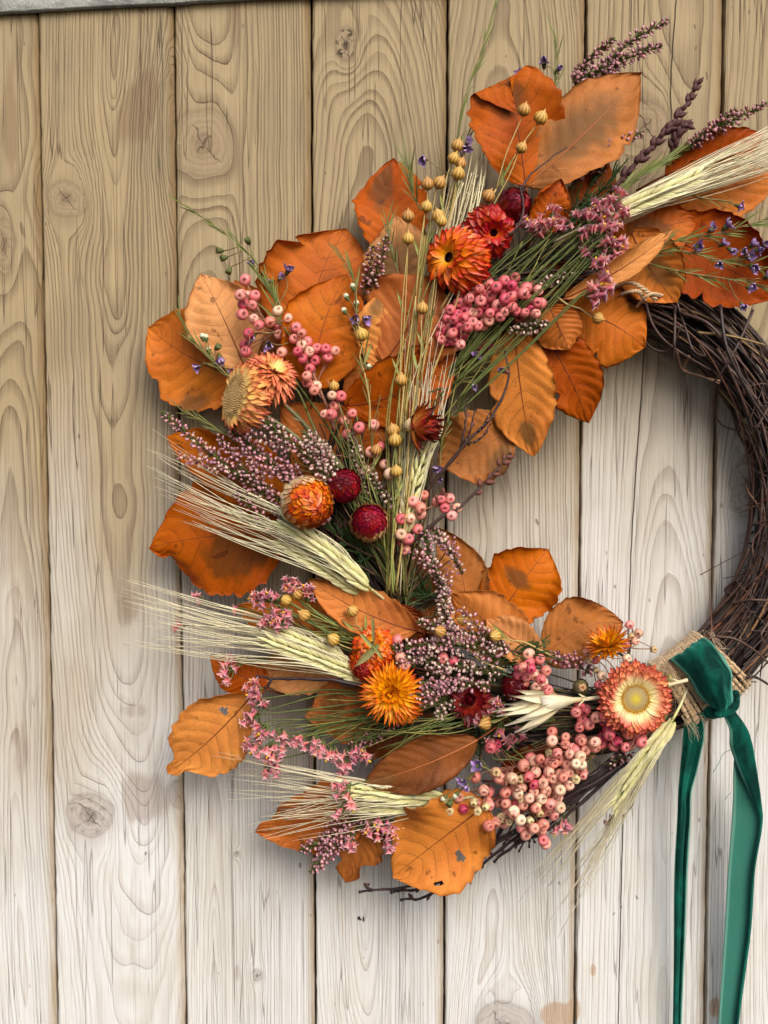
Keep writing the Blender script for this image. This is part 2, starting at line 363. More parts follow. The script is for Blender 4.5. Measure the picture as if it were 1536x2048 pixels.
for i in range(len(SEAMS)-1):
    x0, x1 = seam_m[i]+.0006, seam_m[i+1]-.0007
    pxp, dep, tap, wob, rw = PLANK.get(i); rw *= .66
    xp = (pxp-768)*PX
    inner = np.linspace(x0+.0012, x1-.0052, 44 if 2 <= i <= 8 else 12)
    xs = np.concatenate([[x0, x0, x0+.0004], inner, [x1-.0018, x1-.0006, x1, x1]])
    ys = np.concatenate([[.010, .0010, .0003], np.zeros(len(inner)), [.0011, .0016, .0026, .010]])
    zs = np.linspace(-.44, .44, 441 if 2 <= i <= 8 else 120)
    X, Z = np.meshgrid(xs, zs); Y = np.broadcast_to(ys, X.shape).copy()
    wob *= .62; Y += .00025*vnoise(X*60, Z*9, i)+.0003*(i % 3-1)
    Xw = X.copy(); Zw = Z.copy(); rho = np.full(X.shape, 9.0); kd = np.zeros(X.shape); bumpF = np.zeros(X.shape); KX = np.zeros(X.shape)+9; KZ = KX.copy()
    for (kx, ky, rx, ry, dk) in KNOTS:
        c = P(kx, ky); ax, az = rx*PX, ry*PX
        if not (x0-.03 < c.x < x1+.03): continue
        dx = X-c.x+.0015*vnoise(X*90, Z*90, 5); dz = Z-c.z+.0015*vnoise(X*90, Z*90, 6)
        q = np.sqrt((dx/ax)**2+(dz/az)**2)*(1+.06*vnoise(np.arctan2(dz, dx)*2.0, dx*0, 9))
        m = q < rho; rho = np.where(m, q, rho); KX = np.where(m, dx/ax, KX); KZ = np.where(m, dz/az, KZ); kd = np.where(m, dk, kd)
        zz = np.sqrt((dx/ax)**2+(dz/(az*1.9))**2)
        Xw -= dx*np.minimum(1, 1/(zz**2+1e-6))*np.exp(-np.maximum(zz-1, 0)*.45)*.95
        bumpF += .010*np.exp(-((dx/(ax*2.2))**2+(dz/(az*2.6))**2))
    nlow = vnoise(Z*4.6+X*5, X*6, i+11)*1.35+.28*vnoise(Z*14, X*14, i+31)+.14*vnoise(Z*40, X*50, i+51)
    y0 = dep+tap*Z+wob*nlow+bumpF
    r_ = np.sqrt((Xw-xp+.003*vnoise(Z*6, X*0, i+3))**2+y0**2)
    G = r_/rw+.10*vnoise(X*70, Z*12, i+71)+.05*vnoise(X*160, Z*60, i+72)
    G = G+.28*np.sin(G*1.31+i)+.16*np.sin(G*2.77)
    stain = np.zeros(X.shape)
    for (sx, sy, rx, ry, am, sk) in STAINS:
        c = P(sx, sy); dx = X-c.x; dz = Z-c.z; dx = dx-sk*dz*.6
        if x0 < c.x < x1: stain = np.maximum(stain, am*np.clip(1.6-np.sqrt((dx/(rx*PX))**2+(dz/(ry*PX))**2)+.25*vnoise(X*120, Z*40, 8), 0, 1))
    rust = np.zeros(X.shape)
    for (sx, sy, rx, ry, am) in RUST:
        c = P(sx, sy); q = np.sqrt(((X-c.x)/(rx*PX))**2+((Z-c.z)/(ry*PX))**2)
        rust = np.maximum(rust, am*np.clip(1.7-q, 0, 1))
    # weathering, with the shade at the top painted in, follows height and place: bleached low down and to the right, browner under the ledge and along the left
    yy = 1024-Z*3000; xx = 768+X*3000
    wea_shade = np.clip((yy-740)/1230, -.3, 1.0)+.24*np.clip((xx-560)/450, 0, 1)*np.clip((yy-450)/350, 0, 1)+.05*(i % 2)
    wea_shade += .16*vnoise(X*25, Z*8, 40+i)+.16*_tab[i, 5]-.08
    crack = np.full(X.shape, 9.0)
    if i == 7: crack = X-np.interp(Z, crz, crx)
    seamv = np.clip((X-(x1-.0056))/.003, 0, 1)+np.clip(((x0+.0012)-X)/.001, 0, 1)
    jx = .00045*vnoise(Z*26, Z*0, i+5)+.0003*vnoise(Z*150, Z*0, i+6); ne = 4
    X = X.copy(); X[:, :3] += jx[:, :3]; X[:, -ne:] += jx[:, -ne:]*.8+.0002*vnoise(Z[:, -ne:]*70, Z[:, -ne:]*0, i+9)
    mb = MB(); nu, nv = X.shape
    mb.add(np.stack([X, Y, Z], -1).reshape(-1, 3), gridfaces(nu, nv), grain=G.ravel(), knot=rho.ravel(), knotdark=kd.ravel(), kx=KX.ravel(), kz=KZ.ravel(), stain=stain.ravel(), rust=rust.ravel(), weather=wea_shade.ravel(), crack=crack.ravel(), seam=seamv.ravel())
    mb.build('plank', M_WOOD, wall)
mb = MB(); a, b, z = seam_m[0], seam_m[-1], .44
mb.add([(a, .0102, -z), (b, .0102, -z), (b, .0102, z), (a, .0102, z), (a, .03, -z), (b, .03, -z), (b, .03, z), (a, .03, z)], [(0, 1, 2, 3), (7, 6, 5, 4), (0, 4, 5, 1), (3, 2, 6, 7), (0, 3, 7, 4), (1, 5, 6, 2)])
mb.build('backing_board', M_BACK, wall, smooth=False)

# grey stone ledge over the top left
t = NT('grey_stone'); n = t.noise(60, t.coord(), 6, .7); n2 = t.noise(420, t.coord(), 3, .7)
col = t.mix(t.step(n, .35, .65), lin3(120, 122, 118), lin3(158, 160, 154)); col = t.mix(t.math('MULTIPLY', t.step(n2, .55, .7), .6), col, lin3(196, 196, 190))
t.bump(t.math('ADD', n, n2), .5, .002); M_STONE = t.finish(col, .85, .2)
p0, p1 = P(-400, 48, .004), P(700, -13, .004)
d = (p1-p0).normalized(); up = Vector((-d.z, 0, d.x)); out = Vector((0, -1, 0))
ledge = MB(); nseg = 90; V = []; 
prof = [(-.006, 0), (.0, .0006), (.0008, .0), (.0012, .001), (.0012, .03), (-.006, .03)]
for k in range(nseg+1):
    c = p0+(P(1000, -29, .004)-p0)*(k/nseg)
    for (o_, u_) in prof:
        jz = .0005*vnoise(k*.6, u_*100, 3) if u_ < .01 else 0
        V.append(c+out*(o_ if o_ > 0 else -.005)+up*(u_+jz))
m = len(prof)
ledge.add(np.array([tuple(v) for v in V]), [(k*m+j, (k+1)*m+j, (k+1)*m+(j+1) % m, k*m+(j+1) % m) for k in range(nseg) for j in range(m)])
o = ledge.build('stone_ledge', M_STONE); tag(o, 'rough grey stone ledge sloping across the top left of the planks', 'ledge')

# ------------------------------------------------------------------ twig ring
RC = P(1130, 1010, .0225); RR = 443*PX*.965; TR = 64*PX
def ring_pt(a, rho, th, extra=0.0):
    """a: angle round the ring (clockwise from the right), rho/th: place in the tube section"""
    er = Vector((math.cos(a), 0, -math.sin(a)))
    return RC+er*(RR+rho*math.cos(th)+extra)+Vector((0, -1, 0))*(rho*math.sin(th))
tn = NT('vine_bark'); r = tn.rand(); n = tn.noise(600, tn.coord((1, 1, 1)), 3, .6)
c = tn.ramp(r, [(0, lin3(40, 29, 26)), (.3, lin3(64, 45, 38)), (.55, lin3(82, 56, 44)), (.8, lin3(52, 40, 36)), (.93, lin3(122, 72, 46)), (1, lin3(122, 106, 64))])
c = tn.hsv(c, val=tn.lin(n, .3, .7, .7, 1.45)); tn.bump(n, .6, .0006); M_VINE = tn.finish(c, .5, .45)
M_VINE_DARK = simple('old_vine_bark', lin3(38, 29, 27), .6, .35, noise=.35, nscale=500)
wreath = empty('twig_wreath', RC, 'ring of dark brown twisted vine twigs, bare at the right and hidden by flowers elsewhere', 'wreath')
rg = random.Random(21)
def ring_twig(mb, full=False):
    a0 = rg.uniform(0, 2*math.pi); span = rg.uniform(.7, 1.9); th0 = rg.uniform(-.35, math.pi+.35); tw = rg.uniform(-1.6, 1.6)
    rho = TR*(rg.uniform(.72, 1.02) if not full else rg.uniform(.1, .75)); wob = rg.uniform(0, .13)
    n_ = int(14+span*12); ph = rg.uniform(0, 6); k = rg.randint(2, 5)
    pts = []
    for i in range(n_):
        s = i/(n_-1); rr = rho*(1+wob*math.sin(ph+k*s*3))
        if not full: rr += TR*.30*max(0, abs(s-.5)*2-.93)*rg.choice((1, .4))*6*.2
        pts.append(ring_pt(a0+span*s, rr, th0+tw*s+.12*math.sin(ph+s*7)))
    r0 = rg.uniform(.0005, .0012)
    tube(mb, pts, (r0, r0*rg.uniform(.6, 1)), 5)
for i in range(270):
    mb = MB(); ring_twig(mb); mb.build('twig', M_VINE, wreath)
mb = MB()
for i in range(260): ring_twig(mb, i < 150)
o = mb.build('inner_twigs', M_VINE_DARK, wreath); tag(o, kind='stuff')
# stray loops, hooks and cross-tied runners, read off the photograph
LOOPS = [([(1282, 600, .02), (1278, 650, .03), (1296, 690, .03), (1325, 703, .03), (1346, 690, .035), (1362, 650, .04)], .0010),
         ([(1350, 615, .045), (1349, 680, .055), (1347, 720, .05)], .0010), ([(1290, 600, .05), (1306, 650, .05), (1340, 690, .05), (1420, 740, .05)], .0009),
         ([(1352, 600, .05), (1372, 660, .05), (1386, 700, .055), (1410, 712, .05), (1398, 690, .05)], .0008),
         ([(1352, 700, .04), (1365, 740, .035), (1400, 752, .04), (1440, 768, .045)], .0010), ([(1378, 712, .04), (1368, 735, .03), (1385, 750, .03), (1440, 762, .04)], .0009),
         ([(1506, 620, .05), (1470, 700, .06), (1430, 762, .055), (1412, 772, .04)], .0009), ([(1430, 770, .03), (1429, 820, .015), (1444, 850, .012), (1480, 863, .02)], .0008),
         ([(1436, 765, .03), (1450, 800, .02), (1470, 798, .02), (1460, 780, .03)], .0007), ([(1540, 810, .05), (1510, 860, .05), (1490, 880, .03)], .0008),
         ([(1502, 870, .03), (1500, 900, .02), (1506, 940, .02)], .0007), ([(1494, 1010, .012), (1504, 1008, .02), (1520, 1006, .03)], .0007),
         ([(1530, 1050, .03), (1498, 1070, .02), (1492, 1082, .012), (1512, 1090, .02), (1530, 1086, .03)], .0008), ([(1530, 1110, .03), (1470, 1160, .025), (1450, 1183, .02), (1480, 1184, .03), (1500, 1150, .035)], .0010),
         ([(1475, 1190, .03), (1470, 1170, .02), (1496, 1150, .03)], .0009), ([(1430, 1273, .06), (1470, 1278, .062), (1510, 1302, .06), (1545, 1335, .05)], .0009),
         ([(1465, 1208, .03), (1500, 1200, .05), (1550, 1202, .05)], .0010), ([(1540, 1240, .06), (1522, 1270, .066), (1530, 1285, .06)], .0009),
         ([(1400, 1150, 0.03), (1492, 1100, .04)], .0003), ([(1493, 1355, .045), (1515, 1356, .04), (1560, 1385, .03)], .0010), ([(1480, 1362, .045), (1512, 1364, .03)], .0006),
         ([(1395, 665, .055), (1460, 672, .06), (1530, 690, .06)], .0009), ([(1360, 625, .05), (1420, 650, .06), (1470, 720, .06), (1490, 790, .06)], .0010),
         ([(1440, 610, .055), (1455, 700, .065), (1500, 790, .06), (1540, 850, .06)], .0011), ([(1475, 1395, .04), (1400, 1440, .03), (1340, 1462, .03)], .0012)]
for pts, r0 in LOOPS:
    mb = MB(); tube(mb, spline(PP(pts), 18), (r0*1.1, r0*.7), 5); mb.build('runner', M_VINE, wreath)
for k in range(60):
    a0 = rg.uniform(-.75, .9); s = rg.choice((-1, 1)); th = rg.uniform(.1, 3.0); L = rg.uniform(.1, .3)
    pts = [ring_pt(a0+s*L*q, TR*(1.0+.28*q*q*rg.uniform(.5, 1.5)), th+q*rg.uniform(-.9, .9)) for q in (0, .35, .7, 1)]
    mb = MB(); r0 = rg.uniform(.0003, .0008); tube(mb, spline(pts, 10), (r0, r0*.5), 5); mb.build('twiglet', M_VINE, wreath)

# ------------------------------------------------------------------ jute binding round the ring
tj = NT('jute'); nj = tj.noise(1, tj.coord((900, 900, 900)), 3, .7); r = tj.rand(); u = tj.attr('tw')
cj = tj.mix(tj.step(nj, .3, .7), lin3(168, 136, 98), lin3(220, 194, 154)); cj = tj.hsv(cj, val=tj.lin(r, 0, 1, .85, 1.1))
tj.bump(tj.math('ADD', tj.math('MULTIPLY', tj.math('SINE', u), .5), nj), .7, .0006); M_JUTE = tj.finish(cj, .9, .1, sheen=.3)
aJ = math.atan2(1372-1010, 1404-1130)
jute = empty('jute_binding', ring_pt(aJ, 0, 0), 'coils of fuzzy tan jute twine bound round the bare twig ring under green velvet', 'twine')
nco = 23; half = .145
def coil_pt(a, th, lift=0.0, sx=0.0):
    R_ = TR*1.10+lift
    return ring_pt(a, R_*(1+.03*math.sin(3*th)), th+sx)
for k in range(nco):
    a = aJ-half+2*half*k/(nco-1)
    if 10 <= k <= 14 and False: continue
    mb = MB(); sl_ = rg.uniform(-.012, .012); n_ = 40
    for strand in (0, 1):
        pts = []; tw = []
        for i in range(n_*2):
            th = i/(n_*2-1)*2*math.pi; ph = th*16+strand*math.pi
            pts.append(coil_pt(a+sl_*math.sin(th)+.0028*math.cos(ph), th, .0009*math.sin(ph)+rg.uniform(-1, 1)*.00012)); tw.append(ph*4)
        tube(mb, pts, .0012, 5, tw=np.repeat(tw, 5))
    mb.build('twine_coil', M_JUTE, jute)
mb = MB()
for k in range(420):
    a = aJ+rg.uniform(-half*1.15, half*1.15); th = rg.uniform(-.3, math.pi+.3); p = coil_pt(a, th, .0008)
    q1 = coil_pt(a+rg.uniform(-.03, .03), th+rg.uniform(-.25, .25), rg.uniform(.001, .0032)); q2 = q1+Vector((rg.uniform(-1, 1), rg.uniform(-1, .5), rg.uniform(-1, 1)))*.0026
    tube(mb, spline([p, q1, q2], 6), .00009, 3)
for (pts) in [[(1330, 1322, .04), (1345, 1345, .05), (1362, 1380, .055)], [(1322, 1330, .04), (1350, 1352, .05), (1368, 1400, .052)], [(1370, 1430, .05), (1385, 1465, .045), (1392, 1480, .04)], [(1425, 1262, .04), (1440, 1290, .055), (1452, 1300, .05)]]:
    for k in range(10): tube(mb, spline(PP([(x+rg.uniform(-9, 9), y+rg.uniform(-8, 8), h) for x, y, h in pts]), 9), .00012, 3)
o = mb.build('fuzz', M_JUTE, jute); tag(o, kind='stuff')
# little twine tie showing at the top of the ring
tie = empty('jute_tie', P(1290, 590, .05), 'short loop of jute twine tied at the upper end of the bare twig ring', 'twine')
for pts in [[(1225, 575, .045), (1262, 566, .058), (1290, 580, .06), (1312, 600, .055)], [(1275, 612, .05), (1290, 595, .06), (1305, 588, .06), (1325, 592, .05)], [(1240, 590, .05), (1262, 583, .06), (1280, 585, .06), (1290, 604, .05)]]:
    mb = MB(); c = spline(PP(pts), 30)
    for s in (0, 1):
        tube(mb, [p+Vector((math.cos(i*1.1+s*3.14), math.sin(i*1.1+s*3.14), math.cos(i*1.1+s*3.14)))*.0006 for i, p in enumerate(c)], .0008, 5, tw=0.0)
    mb.build('twine_strand', M_JUTE, tie)

# ------------------------------------------------------------------ velvet ribbon
tv = NT('green_velvet'); nv = tv.noise(55, tv.coord((1, 1, .5)), 4, .6, .4); nv2 = tv.noise(1500, tv.coord(), 2, .6)
cv = tv.mix(tv.step(nv, .40, .62), lin3(0, 26, 22), lin3(4, 78, 64)); cv = tv.mix(tv.math('MULTIPLY', tv.step(nv2, .45, .7), .3), cv, lin3(8, 84, 70))
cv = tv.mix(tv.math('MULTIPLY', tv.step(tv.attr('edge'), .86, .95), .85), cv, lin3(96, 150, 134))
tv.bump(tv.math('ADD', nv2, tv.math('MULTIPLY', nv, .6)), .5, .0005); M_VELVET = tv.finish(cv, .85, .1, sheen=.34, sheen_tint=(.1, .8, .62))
tb = NT('ribbon_back'); wv = tb.noise(1, tb.coord((2600, 1, 2600)), 2, .6); nb = tb.noise(30, tb.coord(), 3)
cb = tb.mix(tb.step(wv, .35, .65), lin3(34, 98, 84), lin3(66, 130, 114)); cb = tb.mix(tb.math('MULTIPLY', nb, .3), cb, lin3(20, 84, 72))
cb = tb.mix(tb.math('MULTIPLY', tb.step(tb.attr('edge'), .9, .97), .8), cb, lin3(110, 160, 146)); tb.bump(wv, .3, .0003); M_RBACK = tb.finish(cb, .55, .3)
def strip(name, rows, parent, nv_=17, wr=.0, seed=0):
    """rows: list of cross-sections, each a list of points (left..right); front is velvet, back is satin; real thickness"""
    nr = 60
    cols = len(rows[0]); cs = [spline([r[c] for r in rows], nr) for c in range(cols)]
    G = [spline([cs[c][i] for c in range(cols)], nv_) for i in range(nr)]
    G = np.array([[tuple(p) for p in row] for row in G])
    du = np.gradient(G, axis=0); dv = np.gradient(G, axis=1); N = np.cross(du, dv); N /= np.linalg.norm(N, axis=2)[..., None]+1e-12
    ii, jj = np.meshgrid(np.arange(nr), np.arange(nv_), indexing='ij')
    wob = wr*(vnoise(jj*.55, ii*.10, seed)+.5*vnoise(jj*1.1, ii*.22, seed+4))
    G = G+N*wob[..., None]; th = .00035
    e = np.abs(jj/(nv_-1)*2-1)
    mb = MB(); A = (G+N*th).reshape(-1, 3); B = (G-N*th).reshape(-1, 3); k = nr*nv_
    front = gridfaces(nr, nv_); back = [tuple(i+k for i in f[::-1]) for f in front]
    side = []
    for i in range(nr-1):
        side.append((i*nv_, (i+1)*nv_, (i+1)*nv_+k, i*nv_+k)); j = nv_-1
        side.append((i*nv_+j, i*nv_+j+k, (i+1)*nv_+j+k, (i+1)*nv_+j))
    mb.add(np.concatenate([A, B]), front+back+side, edge=np.concatenate([e.ravel()]*2))
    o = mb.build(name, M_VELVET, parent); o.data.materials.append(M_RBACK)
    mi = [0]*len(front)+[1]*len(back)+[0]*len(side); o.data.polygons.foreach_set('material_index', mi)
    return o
rib = empty('velvet_ribbon', P(1440, 1420, .05), 'dark green velvet ribbon knotted over the jute binding with two long hanging tails', 'ribbon')
# band over the binding, knot end last
rows = []
for (l, m_, r_) in [((1350, 1352, .012), (1378, 1322, .016), (1410, 1288, .012)), ((1338, 1326, .030), (1370, 1300, .036), (1404, 1274, .030)), ((1345, 1322, .043), (1384, 1300, .052), (1424, 1284, .044)), ((1374, 1350, .052), (1408, 1330, .062), (1446, 1314, .054)),
                    ((1394, 1382, .055), (1428, 1358, .066), (1459, 1340, .057)), ((1412, 1404, .054), (1440, 1388, .064), (1462, 1372, .056)), ((1424, 1416, .052), (1446, 1410, .060), (1466, 1398, .053)), ((1434, 1420, .046), (1446, 1424, .050), (1462, 1414, .046))]:
    rows.append([P(*l), P(*m_), P(*r_)])
strip('ribbon_band', rows, rib, wr=.0012, seed=3)
mb = MB()
for pts, r0 in [([(1405, 1416, .040), (1425, 1424, .046), (1445, 1426, .050), (1466, 1412, .048), (1474, 1392, .042)], .0034), ([(1380, 1432, .03), (1400, 1428, .038), (1425, 1430, .044), (1440, 1424, .046)], .0026)]:
    c = spline(PP(pts), 24); tube(mb, c, (r0*.75, r0*1.1, r0*.8, r0*1.1, r0*.6), 10)
for (x, y, h, s) in [(1470, 1390, .05, 10), (1436, 1427, .052, 8)]:
    lathe(mb, [(s*PX*q, z_*s*PX) for q, z_ in ((.1, -1), (.7, -.7), (1, 0), (.7, .7), (.1, 1))], 10, Matrix.Translation(P(x, y, h)))
mb.build('knot', M_VELVET, rib)
T1 = [(1432, 1376, 1402, .040), (1448, 1369, 1407, .040), (1475, 1366, 1408, .038), (1500, 1364, 1403, .034), (1540, 1360, 1394, .030), (1585, 1357, 1382, .027), (1640, 1355, 1380, .024), (1740, 1350, 1374, .020), (1880, 1348, 1369, .016), (2048, 1346, 1362, .012), (2200, 1346, 1358, .010)]
rows = [[P(l, y, h), P(l*.7+r_*.3, y, h+.0022), P(l*.35+r_*.65, y, h-.0012), P(r_, y+2, h+.0008)] for (y, l, r_, h) in T1]
rows = [[P(1400, 1424, .042), P(1403, 1427, .045), P(1409, 1427, .044), P(1413, 1424, .042)]]+rows
strip('ribbon_tail', rows, rib, wr=.0007, seed=5)
T2 = [(1424, 1442, 1470, 1468, .046), (1438, 1450, 1480, 1477, .047), (1460, 1459, 1493, 1489, .047), (1486, 1459, 1502, 1490, .045), (1504, 1463, 1506, 1471, .042), (1540, 1477, 1512, 1467, .038), (1580, 1496, 1518, 1466, .034), (1612, 1511, 1522, 1465, .031), (1650, 1519, 1523, 1463, .029), (1740, 1505, 1509, 1456, .025), (1860, 1497, 1500, 1449, .020), (2048, 1473, 1476, 1437, .015), (2200, 1462, 1464, 1430, .012)]
rows = [[P(a_, y, h+.0012), P((a_+f_)/2, y, h+.0030), P(f_-1, y, h+.0018), P(f_, y, h), P(f_-1.5, y, h-.0014), P((f_+b_)/2, y, h-.0022), P(b_, y, h-.0016)] for (y, a_, f_, b_, h) in T2]
strip('ribbon_tail', rows, rib, nv_=29, wr=.0004, seed=9)
mb = MB()
for pts in [[(1469, 1498, .04), (1448, 1506, .04), (1438, 1525, .038), (1426, 1545, .036)], [(1402, 1476, .045), (1412, 1440, .06), (1404, 1428, .06)], [(1462, 1585, .03), (1455, 1592, .03), (1450, 1600, .028)]]:
    tube(mb, spline(PP(pts), 14), .00018, 4)
mb.build('loose_thread', M_RBACK, rib)
# ------------------------------------------------------------------ beech leaves
VD = lin3(122, 58, 16); VP = lin3(150, 70, 36); VL = lin3(190, 130, 80)
LM = {'O': leaf_material('beech_orange', lin3(204, 102, 4), lin3(218, 124, 12), VD),
      'R': leaf_material('beech_rust', lin3(188, 86, 4), lin3(206, 108, 12), VD),
      'P': leaf_material('beech_pale_underside', lin3(192, 112, 52), lin3(208, 132, 70), lin3(132, 62, 34), transl=.2),
      'B': leaf_material('beech_brown', lin3(138, 72, 12), lin3(184, 96, 16), VL, transl=.2),
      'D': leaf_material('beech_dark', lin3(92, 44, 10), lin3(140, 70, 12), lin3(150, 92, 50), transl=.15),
      'T': leaf_material('beech_tan', lin3(198, 116, 46), lin3(212, 136, 64), lin3(150, 82, 44), transl=.2)}
M_VEIN = {'d': simple('leaf_vein_dark', lin3(120, 58, 24), .5), 'l': simple('leaf_vein_pale', lin3(164, 96, 52), .5)}
def smooth01(x): x = np.clip(x, 0, 1); return x*x*(3-2*x)
def leaf(base, tip, w, mat, label, bend=0.0, tilt=0.0, cup=.25, arch=.06, tipc=0.0, rollL=(0, .6), rollR=(0, .6), asym=0.0, notch=(), holes=(), patch=None, seed=0, wide=.44, petiole=.25, nv=9, rag=1.0, fold=None):
    """base, tip: (px, py, h). w: full width in photo px. roll: (angle in rad, start) curls that edge; notch: (side, u, depth, width)"""
    rl = random.Random(seed*7+1)
    if rollL == (0, .6): rollL = (rl.uniform(-.3, 1.1), rl.uniform(.5, .75))
    if rollR == (0, .6): rollR = (rl.uniform(-.3, 1.1), rl.uniform(.5, .75))
    if patch is None and rl.random() < .55: patch = (rl.uniform(.15, .95), rl.uniform(-.9, .9), rl.uniform(.12, .3), rl.uniform(.25, .6))
    if not notch: notch = ((rl.randint(0, 1), rl.uniform(.5, .92), rl.uniform(.08, .32), rl.uniform(.015, .05)),)
    A = P(*base); B = P(*tip); e1 = (B-A); L = e1.length; e1.normalize()
    n = Vector((0, -1, 0)); n = (n-e1*n.dot(e1)).normalized(); e2 = n.cross(e1)     # e2 is the leaf's right when seen from the camera with the tip up... sign kept by asym
    nu, nw = 46, 25
    u = np.linspace(0, 1, nu); v = np.linspace(-1, 1, nw)
    U, V = np.meshgrid(u, v, indexing='ij')
    lo = np.clip(1-(1-np.clip(U/wide, 0, 1))**2, 0, 1)**.62; tt = np.clip((U-wide)/(1-wide), 0, 1)
    prof = np.where(U < wide, lo, .72*(1-tt**2.1)+.28*np.cos(tt*math.pi/2)**.9)
    prof = prof*(1+asym*np.sign(V))
    side = np.where(V < 0, 0, 1)
    edge = nv*(U-.20)
    saw = (edge % 1.0)
    prof = prof*(1+.085*rag*(saw**1.5-.35)*(U > .12))*(1+.09*rag*vnoise(U*5, side*9.0, seed)+.04*rag*vnoise(U*23, side*9.0, seed+3))
    for (sd, uc, dp, wd) in notch:
        prof = prof*(1-dp*np.exp(-((U-uc)/wd)**2)*(side == sd))
    half = prof*w*1.06*PX*.5*(np.linalg.norm(np.array(A-CAM))/.7333)
    # cross-section as an unrolled strip: slope angle varies with v so curls keep their true width
    av = np.abs(V); ang = tilt+cup*V+.42*vnoise(U*2.3, V*.8, seed+40)+.25*vnoise(U*6, V*1.2, seed+41)*np.abs(V)
    ang = ang+np.where(V < 0, -rollL[0]*np.clip((av-rollL[1])/(1-rollL[1]+1e-6), 0, 1), rollR[0]*np.clip((av-rollR[1])/(1-rollR[1]+1e-6), 0, 1))
    dvv = 2/(nw-1); cs = np.cos(ang); sn = np.sin(ang); mid = nw//2
    Yc = np.zeros_like(V); Hc = np.zeros_like(V)
    for j in range(mid+1, nw):
        Yc[:, j] = Yc[:, j-1]+.5*(cs[:, j]+cs[:, j-1])*dvv; Hc[:, j] = Hc[:, j-1]+.5*(sn[:, j]+sn[:, j-1])*dvv
    for j in range(mid-1, -1, -1):
        Yc[:, j] = Yc[:, j+1]-.5*(cs[:, j]+cs[:, j+1])*dvv; Hc[:, j] = Hc[:, j+1]-.5*(sn[:, j]+sn[:, j+1])*dvv
    phi = nv*(U-.15*av-.10*av**2)+.22*vnoise(U*4, (V > 0)*7.0, seed)+(seed % 3)*.3+.3*(V > 0)+.06*vnoise(U*14, V*5, seed+1)
    pleat = (np.abs(np.sin(math.pi*phi))-.55)*.0011*np.sin(np.clip(av, 0, 1)*2.2)
    Hh = Hc*half+pleat+arch*L*4*U*(1-U)+tipc*L*np.clip(U-.7, 0, 1)**2*6
    Hh += .0026*vnoise(U*3.1, V*1.6, seed+7)*av+.0020*vnoise(U*8, V*2, seed+17)*av**3
    bx = bend*L*4*U*(1-U)*.5
    Yo = Yc*half+bx
    Ua = U*L
    if fold:   # the outer end turned over towards the viewer: (where, how quickly, angle, slant)
        pu = fold[2]*smooth01((U-(fold[0]+fold[3]*V))/fold[1]); du_ = L/(nu-1)
        Ua = np.vstack([np.zeros((1, nw)), np.cumsum(np.cos((pu[1:]+pu[:-1])/2)*du_, axis=0)]); Hh = Hh*np.cos(pu)+np.vstack([np.zeros((1, nw)), np.cumsum(np.sin((pu[1:]+pu[:-1])/2)*du_, axis=0)])
    pos = np.array(A)+Ua[..., None]*np.array(e1)+Yo[..., None]*np.array(e2)+Hh[..., None]*np.array(n)
    nrm = np.cross(np.gradient(pos, axis=0), np.gradient(pos, axis=1)); nrm /= np.linalg.norm(nrm, axis=2)[..., None]+1e-12
    if (nrm@np.array(n)).mean() < 0: nrm = -nrm
    th = .00012
    F = []; Fi = []
    keep = np.ones((nu-1, nw-1), bool)
    for (hu, hv, ru, rv) in holes:
        uc = (U[:-1, :-1]+U[1:, 1:])/2; vc = (V[:-1, :-1]+V[1:, 1:])/2
        keep &= (((uc-hu)/ru)**2+((vc-hv)/rv)**2) > 1+.4*vnoise(uc*30, vc*12, seed)
    k = nu*nw
    for i in range(nu-1):
        for j in range(nw-1):
            if keep[i, j]:
                q = (i*nw+j, i*nw+j+1, (i+1)*nw+j+1, (i+1)*nw+j); F.append(q); F.append(tuple(x+k for x in q[::-1]))
    for j in (0, nw-1):
        for i in range(nu-1): F.append((i*nw+j, (i+1)*nw+j, (i+1)*nw+j+k, i*nw+j+k))
    mb = MB(); pv = np.zeros_like(U)
    if patch is not None:
        pv = np.clip(1.3-np.sqrt(((U-patch[0])/patch[2])**2+((V-patch[1])/patch[3])**2), 0, 1)
    two = lambda a: np.concatenate([a.ravel()]*2)
    mb.add(np.concatenate([(pos+nrm*th).reshape(-1, 3), (pos-nrm*th).reshape(-1, 3)]), F, u=two(U), lv=two(av), phi=two(phi), patch=two(pv))
    root = empty('beech_leaf', A, label, 'leaf', 'copper beech leaves in the wreath')
    mb.build('leaf_blade', LM[mat], root)
    vm = MB(); sgn = 1 if mat in 'PTO' or True else -1
    mr = [Vector(pos[i, mid]+nrm[i, mid]*.0001) for i in range(nu)]
    tube(vm, mr, (.0006, .00045, .00025, .0001), 5)
    dk = 'l' if mat in 'BD' else 'd'
    vm.build('midrib', M_VEIN[dk], root)
    if petiole > 0:
        pm = MB(); d0 = (mr[0]-mr[2]).normalized()
        tube(pm, spline([mr[0], mr[0]+d0*L*petiole*.5-n*.002, mr[0]+d0*L*petiole-n*.008], 8), (.0006, .0008), 5); pm.build('leaf_stalk', M_VEIN['d'], root)
    return root
L_ = leaf
L_((500, 765, .034), (297, 655, .018), 196, 'O', 'broad orange leaf, the leftmost of the upper group, behind the green needle sprig', bend=.10, cup=.22, seed=1, arch=.03, wide=.5)
L_((492, 742, .040), (402, 548, .030), 142, 'P', 'pinkish tan leaf with pointed tip up, beside the left pink berry spray', bend=-.04, cup=-.18, seed=2, arch=.05, wide=.5)
L_((572, 740, .028), (470, 560, .022), 120, 'R', 'small rusty leaf tip peeping out behind the pinkish tan leaf and pink berries', seed=3)
L_((628, 720, .032), (694, 458, .020), 232, 'R', 'largest upper orange leaf, standing behind the upper left pepper berries', bend=.20, cup=.3, seed=4, wide=.52, asym=.05)
